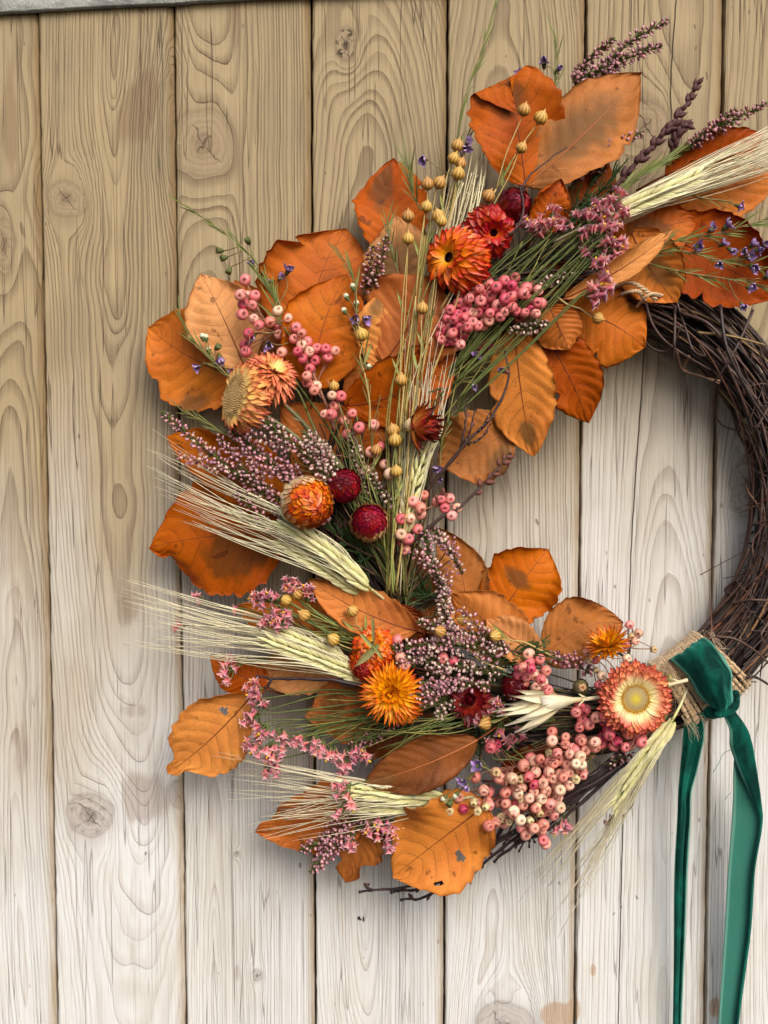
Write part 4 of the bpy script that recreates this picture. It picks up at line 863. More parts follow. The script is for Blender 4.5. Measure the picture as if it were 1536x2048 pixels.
def berry_spray(label, crop, pts, spine, h0=.055, hj=.007, rad=11.2, mix='ppppdss', stem=M_BSTEM, deep=0):
    """pts: crop coordinates (x, y[, kind]); crop = (x0, y0, scale); spine in photo pixels with heights"""
    x0, y0, sc = crop; sp = spline(PP(spine), 60); root = empty('pepper_berry_spray', sp[-1], label, 'berries', 'sprays of dried pink pepper berries')
    mb = MB(); tube(mb, sp, (.00035, .0006, .0011), 6); mb.build('main_stalk', stem, root)
    pts = list(pts)+[(q[0]+rb.uniform(-55, 55), q[1]+rb.uniform(-55, 55), rb.choice(mix), -.009) for q in pts if rb.random() < deep]
    for q in pts:
        x, y = x0+q[0]/sc, y0+q[1]/sc; k = q[2] if len(q) > 2 else rb.choice(mix)
        h = h0+rb.uniform(-hj, hj)+(.004 if k == 'c' else 0)+(q[3] if len(q) > 3 else 0); c = P(x, y, h); r = rad*PX*rb.uniform(.86, 1.08)*(.82 if k == 'h' else 1)
        ax = Vector((rb.uniform(-.55, .55), -1, rb.uniform(-.55, .55))).normalized()
        M = basis(ax.orthogonal(), ax, c, (r, r*rb.uniform(.93, 1.0), r*rb.uniform(.93, 1.05)))
        me = rb.choice(BERRY[k][:3] if rb.random() < .6 else BERRY[k][2:])
        inst('berry', me, root, M)
        j = min(range(0, 60, 2), key=lambda i: (sp[i]-c).length); j = min(59, j+rb.randint(2, 6)); a = c+Vector((0, 1, 0))*r*.9
        m1 = c.lerp(sp[j], .45)+Vector((rb.uniform(-1, 1), rb.uniform(0, 1.0), rb.uniform(-1, 1)))*.0022
        sm = MB(); tube(sm, spline([a, m1, sp[j]], 7), (.00028, .0004), 4); sm.build('stalk', stem, root)
    tops = [P(x0+q[0]/sc, y0+q[1]/sc, h0+hj+.002) for q in pts]
    for a in tops:      # fine branching stalklets in front, as the berries came off the tree
        if rb.random() < .42:
            near = sorted(tops, key=lambda p: (p-a).length)[1:5]; b = rb.choice(near) if near else a
            if (b-a).length < .02:
                o_ = Vector((rb.uniform(-1, 1), -rb.uniform(.4, 1.2), rb.uniform(-1, 1)))*.0022; sm = MB(); tube(sm, spline([a+Vector((0, .004, 0)), a.lerp(b, .4)+o_, b+Vector((0, .003, 0))], 8), (.0003, .0002), 4); sm.build('stalk', stem, root)
    return root
CA = (280, 380, 3.491)
berry_spray('long pink berry spray running down between the left leaves', CA, [(735, 628, 'd'), (703, 733), (748, 735, 's'), (722, 795, 'd'), (782, 803, 'd'), (715, 868, 'd'), (792, 900, 's'), (830, 945, 'd'), (962, 845, 'c'), (908, 920, 's'), (968, 945, 'd'), (1050, 960), (1030, 895, 's'), (975, 1010, 's'), (757, 1003, 'd'), (735, 1080, 'd'), (740, 1130, 'd'), (990, 1135, 's'), (1075, 1040), (1130, 1000), (1165, 1065, 'd'), (1130, 1080, 's'), (1180, 1130, 's'), (1235, 1110), (1295, 1110), (1360, 1125, 's'), (1310, 1170, 'd'), (1135, 1180, 'd'), (1225, 1190), (1185, 1245, 'd'), (1165, 1300), (1165, 1345), (1230, 1370), (1215, 1400, 's'), (1010, 960), (800, 740, 'd'), (1090, 960, 'd'), (1100, 1130, 'd')],
            [(490, 560, .05), (530, 640, .05), (600, 700, .05), (640, 780, .05), (670, 860, .048)])
berry_spray('thin spray of scattered pink berries on bare branching stalks, left centre', CA, [(1340, 1435, 'c'), (1400, 1440), (1360, 1505, 's'), (1290, 1565, 's'), (1335, 1568), (1430, 1610), (1440, 1700), (1530, 1660), (1300, 1860), (1238, 2025, "d"), (1262, 2070), (1320, 2040), (1330, 2130), (1275, 2190), (1615, 1830), (1680, 1790), (1580, 1960, 'c'), (1740, 1980, 'c'), (1480, 1560)],
            [(655, 760, .052), (680, 830, .052), (700, 880, .052), (730, 960, .052), (778, 1010, .05), (782, 1100, .045)], rad=10.8)
CC = (680, 780, 3.2)
berry_spray('loose pink berry spray right of the crimson flower, in the centre', CC, [(400, 710), (395, 765, 'd'), (388, 825), (468, 715), (535, 675), (515, 755), (515, 795, 's'), (450, 820), (620, 715), (670, 755, 'd'), (700, 695), (750, 755, 's'), (715, 805), (495, 890, 'd'), (390, 925, 'c'), (400, 975, 'd'), (435, 955, 'd'), (415, 1025, 's'), (215, 225), (285, 475), (650, 700, 'd')],
            [(905, 1010, .052), (860, 1015, .052), (820, 1040, .05), (808, 1120, .045)], rad=11)
CDD = (680, 380, 3.491)
berry_spray('dense pink berry spray under the fiery flowers, upper centre', CDD, [(975, 690), (1045, 662), (1145, 635, 'd'), (1200, 665), (1215, 700, 'd'), (1135, 720, 'd'), (1200, 745, 'd'), (930, 715, 'd'), (850, 740, 'd'), (1050, 745), (980, 775, 'd'), (1175, 810, 'd'), (1300, 685), (1385, 700), (830, 790), (880, 800, 'd'), (770, 835), (875, 840, 'd'), (1095, 805), (1045, 860), (1330, 765, 'd'), (1380, 785), (1400, 795), (960, 860, 'd'), (1120, 885, 'd'), (1040, 910, 's'), (1230, 850, 'd'), (1290, 860), (1365, 865), (745, 895, 'd'), (800, 905, 'd'), (865, 895), (840, 935, 's'), (925, 925, 'd'), (960, 950), (735, 975), (770, 940, 'd'), (785, 1000), (860, 1010, 'd'), (710, 1050), (710, 1095), (840, 1080), (700, 1010, 'd'), (1250, 885), (930, 860, 's'), (1000, 720, 'd'), (1150, 850), (1200, 820, 'd'), (890, 960), (820, 870, 'd'), (1280, 720, 'd'), (740, 1060, 'd'), (900, 760, 'd'), (1010, 800, 'd'), (1080, 850, 'd'), (910, 860, 'd'), (1150, 760, 'd'), (1090, 680, 'd'), (820, 960, 'd'), (1330, 840, 'd')],
            [(1080, 575, .045), (1010, 600, .042), (930, 640, .042), (880, 700, .042), (850, 760, .04)], h0=.062, hj=.008, deep=.5, mix='ppppdd')
berry_spray('few dark pink berries in shade left of the upper spray', CDD, [(510, 1095, 'd'), (985, 1095, 'd'), (1030, 1075, 'd'), (480, 1060, 'd')], [(975, 690, .04), (900, 710, .038), (820, 700, .04)], h0=.045)
CE = (900, 1200, 3.339)
berry_spray('round bunch of pink berries above the cream pod', CE, [(525, 360), (600, 395), (530, 415), (485, 450, 's'), (460, 500), (510, 510), (565, 500, 's'), (640, 472, 's'), (495, 555), (620, 550), (575, 585, 's'), (650, 600), (605, 530), (540, 460), (455, 450, 'd')],
            [(1060, 1310, .054), (1080, 1350, .052), (1110, 1390, .05)], h0=.060)
berry_spray('pink berries clustered under the large salmon flower', CE, [(865, 710, 'd'), (840, 750), (975, 785, 's'), (1030, 775, 'd'), (1030, 815, 'd'), (865, 850), (930, 830), (1055, 865, 'd'), (1065, 900), (1115, 945, 'd'), (1245, 925), (1095, 975), (1170, 985), (1205, 975), (1275, 950), (1285, 930), (1190, 890, 's')],
            [(1160, 1420, .052), (1210, 1450, .052), (1270, 1480, .05), (1330, 1440, .048)], h0=.060, mix='pppd', deep=.5)
c5 = [(315, 960, 'd'), (270, 985, 'd'), (680, 880, 's'), (680, 940, 's'), (770, 915), (770, 965, 's'), (885, 945, 's'), (970, 950, 's'), (970, 985, 's'), (905, 1005), (835, 1000), (800, 1030), (870, 1045, 'c'), (840, 1095, 'c'), (880, 1100, 'c'), (715, 1020), (690, 1090, 's'), (785, 1100), (790, 1150), (635, 1095, 's'), (660, 1145, 's'), (490, 1105), (570, 1150, 's'), (525, 1180), (415, 1190, 'c'), (690, 1195, 's'), (755, 1185, 's'), (795, 1240, 's'), (710, 1240, 's'), (735, 1270, 'c'), (565, 1235, 'd'), (330, 1190, 's'), (170, 1185), (225, 1270), (370, 1285, 's'), (455, 1295, 'c'), (530, 1325), (640, 1275, 's'), (610, 1330, 'c'), (375, 1360, 's'), (250, 1350), (425, 1410, 'c'), (490, 1370, 's'), (670, 1365), (650, 1410, 's'), (735, 1390, 'c'), (90, 1395, 'd'), (55, 1320, 's'),
      (310, 1155, 'h'), (665, 1030, 'h'), (475, 1195, 'h'), (700, 1330, 's'), (585, 1370, 'h'), (480, 1340, 'h'), (160, 1350, 'h'), (185, 1410, 'h'), (240, 1380, 'h'), (840, 1195, 'h'), (560, 1280, 's'), (620, 1225, 's'), (480, 1250, 's'), (730, 1070, 's'), (600, 1060, 's'), (640, 1190, 's')]
c5 += [(((760/2.743)+700-900)*3.339, ((415/2.743)+1500-1200)*3.339, 's')]
for (x, y, k) in [(965, 465, 's'), (1010, 430, 's'), (1060, 410, 's'), (1060, 495, 'p'), (935, 385, 'c'), (875, 395, 'h'), (985, 385, 'h'), (1040, 345, 'h'), (1150, 315, 'c'), (545, 330, 'h'), (700, 335, 'h'), (1020, 320, 's'), (900, 350, 's'), (830, 370, 'h')]:
    c5.append(((x/2.743+700-900)*3.339, (y/2.743+1500-1200)*3.339, k))
berry_spray('large tangled mass of pink, salmon and cream berries at the lower right', CE, [q for q in c5 if q[0]*.6+q[1] < 1560], [(960, 1590, .046), (1010, 1540, .046), (1100, 1520, .046), (1170, 1480, .046), (1260, 1450, .045)], h0=.056, hj=.008, mix='sspp', deep=.7)
berry_spray('lowest spray of salmon and cream berries, hanging over the ragged leaf', CE, [q for q in c5 if q[0]*.6+q[1] >= 1560], [(960, 1660, .05), (1020, 1640, .05), (1090, 1580, .048), (1190, 1510, .046)], h0=.058, hj=.006, mix='sspp', deep=.7)
berry_spray('dried pale berries and husks standing above the salmon flower', CE, [(1200, 165), (1260, 220, 'c'), (1210, 240, 'h'), (1175, 297), (915, 345, 's'), (930, 405, 'h'), (975, 470, 'h'), (1180, 390, 'c'), (1360, 330, 'h'), (1010, 505, 'c'), (990, 565), (1020, 375, 'h'), (975, 400, 'd'), (1238, 275, 's')],
            [(1265, 1255, .045), (1262, 1290, .045), (1240, 1340, .045), (1190, 1390, .045)], h0=.052, rad=9, hj=.003)
berry_spray('four dusky pink berries between the red and yellow flowers', (700, 1200, 3.339), [(335, 380), (370, 437, 's'), (315, 265, 'd'), (620, 390, 'd'), (690, 410, 'd')], [(790, 1290, .045), (820, 1330, .044), (900, 1350, .042)], h0=.062, hj=.002)
# ------------------------------------------------------------------ heather
M_HFL = {'m': grad_material('heather_mauve', [(0, lin3(140, 74, 84)), (.35, lin3(198, 130, 144)), (.7, lin3(230, 186, 190)), (1, lin3(180, 106, 124))], rough=.6, transl=.2, bump=.1, hue=.02, val=.3),
         'w': grad_material('heather_pale', [(0, lin3(150, 90, 90)), (.4, lin3(216, 178, 168)), (.8, lin3(232, 214, 198)), (1, lin3(196, 140, 140))], rough=.6, transl=.2, bump=.1, hue=.02, val=.25),
         'd': grad_material('heather_dark', [(0, lin3(90, 44, 50)), (.5, lin3(156, 92, 98)), (1, lin3(200, 144, 146))], rough=.6, transl=.1, bump=.1, hue=.02, val=.3)}
M_HGREEN = simple('heather_green', lin3(74, 84, 34), .6, .3, noise=.45, nscale=420, transl=.1)
M_HSTEM = simple('heather_stem', lin3(84, 60, 44), .7, noise=.3, nscale=800)
M_CYP = simple('cypress_green', lin3(46, 70, 34), .6, .3, noise=.4, nscale=300)
def floret_mesh(mat, seed):
    mb = MB(); rr = random.Random(seed)
    lathe(mb, [(.16, 0), (.40, .25), (.46, .6), (.36, .9), (.14, 1.12)], 6)
    for k in range(4):
        a = k*math.pi/2+rr.uniform(-.3, .3); c, s = math.cos(a), math.sin(a); c2, s2 = math.cos(a+.5), math.sin(a+.5); c3, s3 = math.cos(a-.5), math.sin(a-.5)
        mb.add([(.42*c2, .42*s2, .35), (.42*c3, .42*s3, .35), (.62*c, .62*s, rr.uniform(.95, 1.25))], [(0, 1, 2), (2, 1, 0)], u=np.array([.2, .2, 1.0]))
    return mb.mesh('floret', M_HFL[mat])
FLO = {k: [floret_mesh(k, s) for s in (1, 2, 3)] for k in M_HFL}
rh = random.Random(31)
def side_dir(t, ph):
    a = t.orthogonal().normalized(); b = t.cross(a); return a*math.cos(ph)+b*math.sin(ph)
def heather(pts, label, kind='m', n=None, wid=12, start=.0, size=6.2, green=1.0, mixk=None, gstart=0.0, group='heather sprigs in the wreath'):
    """pts from foot to tip (photo px, height)"""
    sp = spline(PP(pts), 50); L = sum((sp[i+1]-sp[i]).length for i in range(49))/PX
    root = empty('heather_sprig', sp[0], label, 'heather', group)
    mb = MB(); tube(mb, sp, (.0006, .0003), 5); mb.build('stem', M_HSTEM, root)
    n = n or int(L*(1-start)/2.35)
    paths = [(sp, n, start, 1.0)]
    if wid >= 11 and L > 60 and pts[0][1] > 700:
        for f0, sg in ((.28, 1), (.52, -1)):
            k = int(f0*49); t = (sp[k+1]-sp[k]).normalized(); sd = t.cross(Vector((0, -1, 0))).normalized()*sg; L2 = L*PX*rh.uniform(.26, .38); q = sp[k]
            s2 = spline([q, q+(t*.9+sd*.38)*L2*.5+Vector((0, -.002, 0)), q+(t*1.05+sd*.42)*L2], 50); mb = MB(); tube(mb, s2, (.0004, .0002), 4); mb.build('side_stem', M_HSTEM, root); paths.append((s2, int(L2/PX/2.9), .12, .72))
    for (sp, n, start, ws) in paths:
      for i in range(n):
          f = start+(1-start)*(i+rh.random())/n; k = min(48, int(f*49)); p = sp[k].lerp(sp[k+1], f*49-k); t = (sp[k+1]-sp[k]).normalized()
          taper = .45+.55*min(1, (1-f)*4); tp2 = min(1, .6+(f-start)*4)
          ph = i*2.399+rh.uniform(-.5, .5); d = side_dir(t, ph); d = (d+t*rh.uniform(.15, .7)).normalized()
          r = wid*ws*PX*taper*tp2*rh.uniform(.3, 1.0)*.74
          kk = kind if mixk is None or rh.random() > .35 else mixk
          s = size*PX*rh.uniform(.75, 1.2)*(.65+.35*taper)*1.05
          inst('floret', rh.choice(FLO[kk]), root, basis(d.orthogonal(), d, p+d*r, (s, s, s*1.15)))
    sp = paths[0][0]
    gb = MB()
    for i in range(int(L*1.3*green)):
        f = gstart+(1-gstart)*rh.random(); k = min(48, int(f*49)); p = sp[k]; t = (sp[k+1]-sp[k]).normalized(); d = side_dir(t, rh.uniform(0, 6.3)); d = (d*.75+t*.8).normalized()
        l = rh.uniform(6, 13)*PX; w = side_dir(t, rh.uniform(0, 6.3))*.0006; q = p+d*wid*PX*.15
        gb.add([tuple(q-w), tuple(q+w), tuple(q+d*l*.6+w*1.2+t*.0001), tuple(q+d*l)], [(0, 1, 2, 3)])
    for i in range(6):
        d = ((sp[-1]-sp[-3]).normalized()+Vector([rh.uniform(-.5, .5) for _ in range(3)])).normalized(); q = sp[-1]
        w = d.orthogonal()*.0005; l = 7*PX; gb.add([tuple(q-w), tuple(q+w), tuple(q+d*l)], [(0, 1, 2)])
    o = gb.build('scale_leaves', M_HGREEN, root, smooth=False); tag(o, kind='stuff')
    return root
H_ = heather
H_([(590, 1075, .055), (540, 1000, .058), (470, 945, .058), (400, 890, .052), (326, 826, .046)], 'leftmost mauve heather sprig, its tip reaching past the orange leaf over the wood', mixk='w')
H_([(600, 1050, .06), (560, 1000, .06), (490, 940, .06), (436, 872, .052)], 'mauve heather sprig second from the left with a thin tip', wid=10)
H_([(640, 1030, .06), (570, 950, .062), (510, 900, .06), (462, 862, .056)], 'mauve heather sprig in the middle of the left fan')
H_([(690, 1000, .06), (640, 935, .066), (565, 870, .066), (492, 812, .062)], 'tallest mauve and cream heather sprig crossing below the side-facing peach flower', 'w', wid=14, mixk='m')
H_([(660, 1050, .058), (600, 985, .062), (540, 930, .062), (510, 905, .058)], 'short dense heather sprig under the left fan, close to the amber flower')
H_([(700, 970, .056), (660, 930, .06), (640, 900, .06), (612, 868, .058)], 'pinkish heather sprig between the flower stalks and the left fan', 'w')
H_([(590, 1085, .056), (545, 1055, .058), (500, 1010, .056), (470, 985, .052)], 'heather sprig lying just above the barley ear at the left', wid=10)
H_([(745, 1000, .05), (722, 930, .054), (700, 870, .054)], 'small pale heather sprig below the scattered berries', 'w', wid=8)
H_([(790, 1010, .055), (755, 975, .056), (735, 940, .056)], 'small pink heather sprig beside two cream berries in the centre', 'w', wid=8)
H_([(895, 1235, .056), (886, 1180, .06), (862, 1120, .06), (850, 1062, .056)], 'upright mauve heather sprig in the middle, left one of two', wid=13, mixk='w', gstart=.3)
H_([(925, 1150, .054), (905, 1110, .056), (885, 1080, .056), (868, 1058, .052)], 'upright mauve heather sprig in the middle, right one of two', wid=11, mixk='w')
H_([(892, 1260, .06), (890, 1225, .062), (885, 1170, .06)], 'pale heather sprig continuing down below the middle pair', 'w', wid=12)
H_([(1020, 1300, .056), (960, 1268, .062), (900, 1262, .064), (840, 1244, .06)], 'pale mauve heather sprig with a flax pod on it, uppermost of the lower fan', 'm', wid=14, mixk='w')
H_([(1000, 1320, .06), (930, 1290, .066), (850, 1290, .066), (766, 1298, .062)], 'long mauve heather sprig reaching left over the orange-red flower', 'm', wid=13, mixk='w')
H_([(1000, 1345, .056), (940, 1335, .062), (880, 1325, .064), (830, 1318, .06)], 'greenish pale heather sprig below the long one in the lower fan', 'w', wid=12)
H_([(980, 1375, .058), (920, 1368, .064), (860, 1385, .068), (806, 1402, .066)], 'mauve heather sprig whose tip lies across the yellow flower', 'm', wid=12, mixk='w')
H_([(940, 1345, .056), (900, 1372, .066), (880, 1372, .066), (838, 1364, .062)], 'dense short mauve heather sprig right of the yellow flower', 'm', wid=16)
H_([(990, 1350, .05), (930, 1400, .058), (890, 1415, .06), (872, 1436, .058)], 'heather sprig drooping towards the lower green stems', 'w', wid=10)
H_([(1010, 1300, .056), (975, 1285, .058), (930, 1285, .058)], 'pinkish white heather tip beside the creased leaf', 'w', wid=9)
H_([(1185, 1350, .048), (1145, 1325, .052), (1098, 1308, .050)], 'purple dried heather sprig between the berry bunch and the golden flower', 'd', wid=13, mixk='m', green=.3)
H_([(1268, 1505, .05), (1245, 1515, .052), (1220, 1530, .05)], 'dark heather clump under the berries beside the lower barley ear', 'd', wid=17, mixk='w', green=.3)
H_([(1150, 165, .034), (1205, 135, .038), (1262, 82, .036), (1334, 42, .034)], 'topmost mauve heather sprig pointing up right over bare wood', 'm', wid=13)
H_([(1190, 160, .034), (1235, 128, .036), (1280, 105, .036), (1320, 92, .034)], 'mauve heather sprig just under the topmost one', 'm', wid=12)
H_([(1145, 165, .034), (1180, 118, .034), (1226, 80, .032)], 'thin mauve heather sprig left of the topmost one', 'd', wid=9, mixk='m')
H_([(1175, 250, .030), (1200, 165, .034), (1240, 118, .036)], 'heather sprig rising behind the long brown and orange leaf', 'm', wid=12)
H_([(1330, 330, .034), (1400, 275, .038), (1455, 245, .038), (1530, 208, .036)], 'dusky heather sprig at the right edge above the barley', 'd', wid=13, mixk='m', start=.2)
H_([(1370, 300, .034), (1420, 262, .036), (1470, 222, .034)], 'short dusky heather sprig beside the one at the right edge', 'd', wid=11)
H_([(1140, 380, .042), (1195, 310, .044), (1225, 285, .044), (1282, 268, .042)], 'pink heather sprig between the long brown leaf and the budded stem', 'm', wid=11, start=.2)
H_([(1140, 365, .042), (1165, 345, .044), (1205, 335, .044)], 'small pink heather tip below the long brown leaf', 'm', wid=9, start=.1)
H_([(1180, 370, .036), (1235, 290, .036), (1255, 210, .034)], 'leafy dark heather twig without flowers right of the long brown leaf', 'd', n=14, wid=10, green=2.2)
H_([(742, 580, .048), (758, 530, .050), (772, 476, .048)], 'dark maroon heather sprig standing right of the largest upper leaf', 'd', wid=13, mixk='w', green=.4)
H_([(725, 590, .048), (738, 545, .050), (745, 496, .048)], 'dark maroon heather sprig, shorter one of the pair by the torn leaf', 'd', wid=11, mixk='w', green=.4)
H_([(1100, 645, .060), (1065, 655, .062), (1020, 660, .060)], 'tiny white-pink heather sprig under the berry spray, over the statice stems', 'w', wid=9)
H_([(1150, 540, .056), (1110, 560, .058), (1076, 572, .056)], 'tiny pinkish heather tip among the statice stems', 'w', wid=7)
H_([(740, 1612, .042), (690, 1650, .044), (645, 1680, .044), (604, 1702, .042)], 'purple heather sprig at the bottom left, upper one', 'm', wid=14)
H_([(760, 1620, .042), (700, 1672, .044), (660, 1700, .044), (624, 1742, .042)], 'purple heather sprig at the bottom left with a green hanging tip', 'm', wid=12)
H_([(800, 1600, .044), (760, 1630, .046), (710, 1640, .046)], 'purple heather sprig close under the bottom barley whiskers', 'm', wid=14)
H_([(800, 1440, .05), (770, 1470, .05), (730, 1480, .05), (700, 1490, .048)], 'faded heather sprig lying over the pale copper leaf stalk', 'd', wid=8, green=1.5)
H_([(830, 1595, .04), (790, 1650, .042), (762, 1690, .04)], 'green leafy heather tip hanging between the bottom leaves', 'd', n=16, wid=9, green=2)

# ------------------------------------------------------------------ green scale-leaf (cypress) bits that fill the middle
def cypress(pts, label, wid=26, nb=22):
    sp = spline(PP(pts), 30); root = empty('evergreen_sprig', sp[0], label, 'greenery', 'dark evergreen sprigs filling the wreath')
    mb = MB(); tube(mb, sp, (.0008, .0004), 5); mb.build('stem', M_HSTEM, root)
    for k in range(nb):
        f = .1+.88*k/nb; i = int(f*28); t = (sp[i+1]-sp[i]).normalized(); d = (side_dir(t, rh.uniform(0, 6.3))*.8+t*rh.uniform(.5, 1)).normalized(); L = wid*PX*rh.uniform(.7, 1.4)
        q = spline([sp[i], sp[i]+d*L*.5, sp[i]+d*L+t*L*.4], 8); b = MB(); tube(b, q, (.0005, .0004), 4)
        for j in range(1, 8):
            for s in (-1, 1, 0):
                dd = (side_dir((q[j]-q[j-1]).normalized(), rh.uniform(0, 6.3))*.8+(q[j]-q[j-1]).normalized()).normalized(); w = dd.orthogonal()*.00035
                b.add([tuple(q[j]-w), tuple(q[j]+w), tuple(q[j]+dd*.0018)], [(0, 1, 2)])
        b.build('branchlet', M_CYP, root, smooth=False)
cypress([(760, 1120, .048), (700, 1090, .052), (640, 1050, .05), (600, 1040, .048)], 'dark evergreen sprig under the amber flower, left')
cypress([(750, 1150, .046), (700, 1120, .05), (660, 1110, .048)], 'dark evergreen sprig between the barley ear and crimson flower')
cypress([(780, 1040, .046), (730, 980, .05), (700, 950, .048)], 'dark evergreen sprig behind the two cream berries')
cypress([(700, 960, .05), (650, 930, .052), (620, 905, .05)], 'dark evergreen sprig between flower stalks and dark red bud')
cypress([(780, 1130, .044), (760, 1060, .046), (740, 1000, .044)], 'dark evergreen sprig behind the crimson flower')
cypress([(1010, 1300, .052), (1060, 1305, .055), (1090, 1300, .052)], 'bright evergreen sprig above the round berry bunch')
cypress([(950, 1340, .05), (1010, 1330, .054), (1050, 1330, .05)], 'evergreen sprig left of the round berry bunch')
cypress([(960, 1520, .05), (965, 1480, .052), (985, 1450, .05)], 'evergreen sprig between the dark leaf and the berries')
cypress([(860, 1440, .045), (800, 1430, .048), (760, 1450, .046)], 'evergreen sprig under the yellow flowers')
cypress([(900, 1180, .04), (860, 1200, .044), (845, 1160, .042)], 'evergreen sprig in the hollow left of the middle heather')
cypress([(1150, 470, .036), (1190, 400, .04), (1240, 340, .038)], 'evergreen sprig under the budded stem, upper right')
cypress([(1120, 480, .036), (1140, 430, .04), (1180, 380, .04)], 'evergreen sprig left of the pink statice heads')
cypress([(900, 640, .03), (860, 560, .034), (850, 480, .034)], 'evergreen sprig behind the flax stems')
cypress([(920, 760, .05), (880, 790, .052), (860, 830, .05)], 'evergreen sprig at the foot of the pink statice stems')

# ------------------------------------------------------------------ barley
M_GRAIN = grad_material('barley_grain', [(0, lin3(176, 172, 104)), (.4, lin3(212, 206, 146)), (1, lin3(232, 226, 190))], rough=.5, sc=(40, 1200, 1200), streak=.3, transl=.1)
M_AWN = grad_material('barley_awn', [(0, lin3(218, 212, 172)), (1, lin3(232, 222, 190))], rough=.5, streak=.1, transl=.1)
ra = random.Random(77)
gm = MB(); lathe(gm, [(.04, 0), (.17, .12), (.22, .4), (.18, .7), (.07, .93), (.02, 1)], 7); GRAIN = gm.mesh('grain', M_GRAIN)
def barley(ear, far, label, n=30, awn_far=.10, wide=13, glen=36, hfar=.045, curve=0.0, skip=3, group='barley ears in the wreath'):
    """ear: foot..tip of the ear in photo px; far: where the whiskers end, spread as (px, py) at both flanks"""
    sp = spline(PP(ear), 40); root = empty('barley_ear', sp[0], label, 'barley', group)
    mb = MB(); tube(mb, sp, (.0008, .0005), 6)
    back = (sp[0]-sp[2]).normalized(); tube(mb, spline([sp[0], sp[0]+back*.010+Vector((0, .004, 0)), sp[0]+back*.022+Vector((0, .012, 0))], 10), .0009, 6)
    mb.build('straw', M_GRAIN, root)
    (ax, ay), (bx, by) = far; t0 = (sp[-1]-sp[0]).normalized(); s0 = t0.cross(Vector((0, -1, 0))); sgn = 1 if s0.dot(P(bx, by, .04)-P(ax, ay, .04)) > 0 else -1
    for i in range(n):
        f = .02+.93*i/(n-1); k = min(38, int(f*39)); p = sp[k]; t = (sp[k+1]-sp[k]).normalized()
        out = Vector((0, -1, 0)); sd = t.cross(out).normalized(); lane = (-1, 1, 0, -.6, .6)[i % 5] if i % 5 < 5 else 0
        lane = (-1, 0, 1)[i % 3]+ra.uniform(-.12, .12)
        q = p+sd*lane*wide*.36*PX+out*(.0012 if abs(lane) < .5 else .0004)
        x = (t+sd*lane*.30+out*.10*(abs(lane) < .5)).normalized(); L = glen*PX*ra.uniform(.9, 1.1)*(1-.25*f)
        inst('grain', GRAIN, root, basis(Vector((0, -1, 0)).cross(x), x, q, (L*.62, L*.5, L)))
        tipp = q+x*L; s = min(1, max(0, .5+sgn*lane*.32+ra.uniform(-.3, .3)))
        e = P(ax+(bx-ax)*s+ra.uniform(-8, 8), ay+(by-ay)*s+ra.uniform(-8, 8), hfar+ra.uniform(-.012, .008)); e = tipp.lerp(e, ra.uniform(.66, 1.04)*(1 if ra.random() > .12 else .75))
        Lr = (e-tipp).length; bow = Vector((ra.uniform(-1, 1), ra.uniform(-.4, .2), ra.uniform(-1, 1)))*Lr*.018+sd*curve*Lr
        if i % skip == 1 and i > 3: continue
        w = [tipp-x*L*.3, tipp+(t+sd*lane*.06)*Lr*.12, tipp.lerp(e, .55)+bow, e]
        am = MB(); tube(am, spline(w, 12), (.00036, .00031, .00022, .00010), 4); am.build('awn', M_AWN, root)
    return root
barley([(1180, 448, .058), (1290, 400, .060), (1400, 352, .058)], ((1640, 212), (1655, 300)), 'barley ear at the upper right, whiskers reaching the right edge', n=52, skip=99, hfar=.045)
barley([(1150, 470, .050), (1250, 424, .054), (1370, 372, .052)], ((1610, 225), (1650, 310)), 'second barley ear lying just below the one at the upper right', n=44, skip=99, hfar=.045)
barley([(806, 1080, .052), (826, 980, .058), (862, 870, .058)], ((868, 560), (925, 720)), 'barley ear standing upright in the centre beside the half-closed flower', n=26, hfar=.06)
barley([(790, 1030, .050), (812, 950, .054), (835, 880, .054)], ((800, 560), (890, 600)), 'second upright barley ear behind the half-closed flower', n=18, hfar=.056)
barley([(742, 1178, .060), (660, 1108, .064), (560, 1040, .062)], ((300, 860), (330, 1010)), 'green-gold barley ear at the left, whiskers fanned over the biggest leaf', n=52, hfar=.045, wide=15, glen=40)
barley([(720, 1185, .054), (640, 1130, .058), (560, 1080, .056)], ((285, 930), (350, 1040)), 'second barley ear tucked along the underside of the left one', n=34, hfar=.045)
barley([(745, 1362, .056), (640, 1320, .060), (530, 1280, .058)], ((245, 1180), (250, 1290)), 'barley ear at the lower left pointing left over bare wood', n=50, hfar=.040, wide=14)
barley([(720, 1345, .052), (640, 1300, .056), (540, 1258, .054)], ((250, 1160), (250, 1240)), 'second barley ear along the top of the lower left one', n=44, hfar=.040)
barley([(900, 1598, .058), (800, 1592, .060), (700, 1580, .058)], ((420, 1500), (480, 1650)), 'bottom left barley ear under the dark brown leaf', n=48, hfar=.042)
barley([(910, 1610, .052), (810, 1612, .056), (720, 1608, .054)], ((420, 1540), (500, 1690)), 'second barley ear below the dark brown leaf', n=36, hfar=.042)
barley([(1345, 1440, .058), (1305, 1495, .060), (1250, 1570, .056)], ((1030, 1800), (1130, 1860)), 'barley ear hanging down left from under the large salmon flower', n=48, hfar=.035, wide=14, glen=38)
barley([(1320, 1480, .052), (1280, 1540, .055), (1225, 1620, .052)], ((1050, 1760), (1150, 1800)), 'second hanging barley ear behind the one under the salmon flower', n=34, hfar=.032)

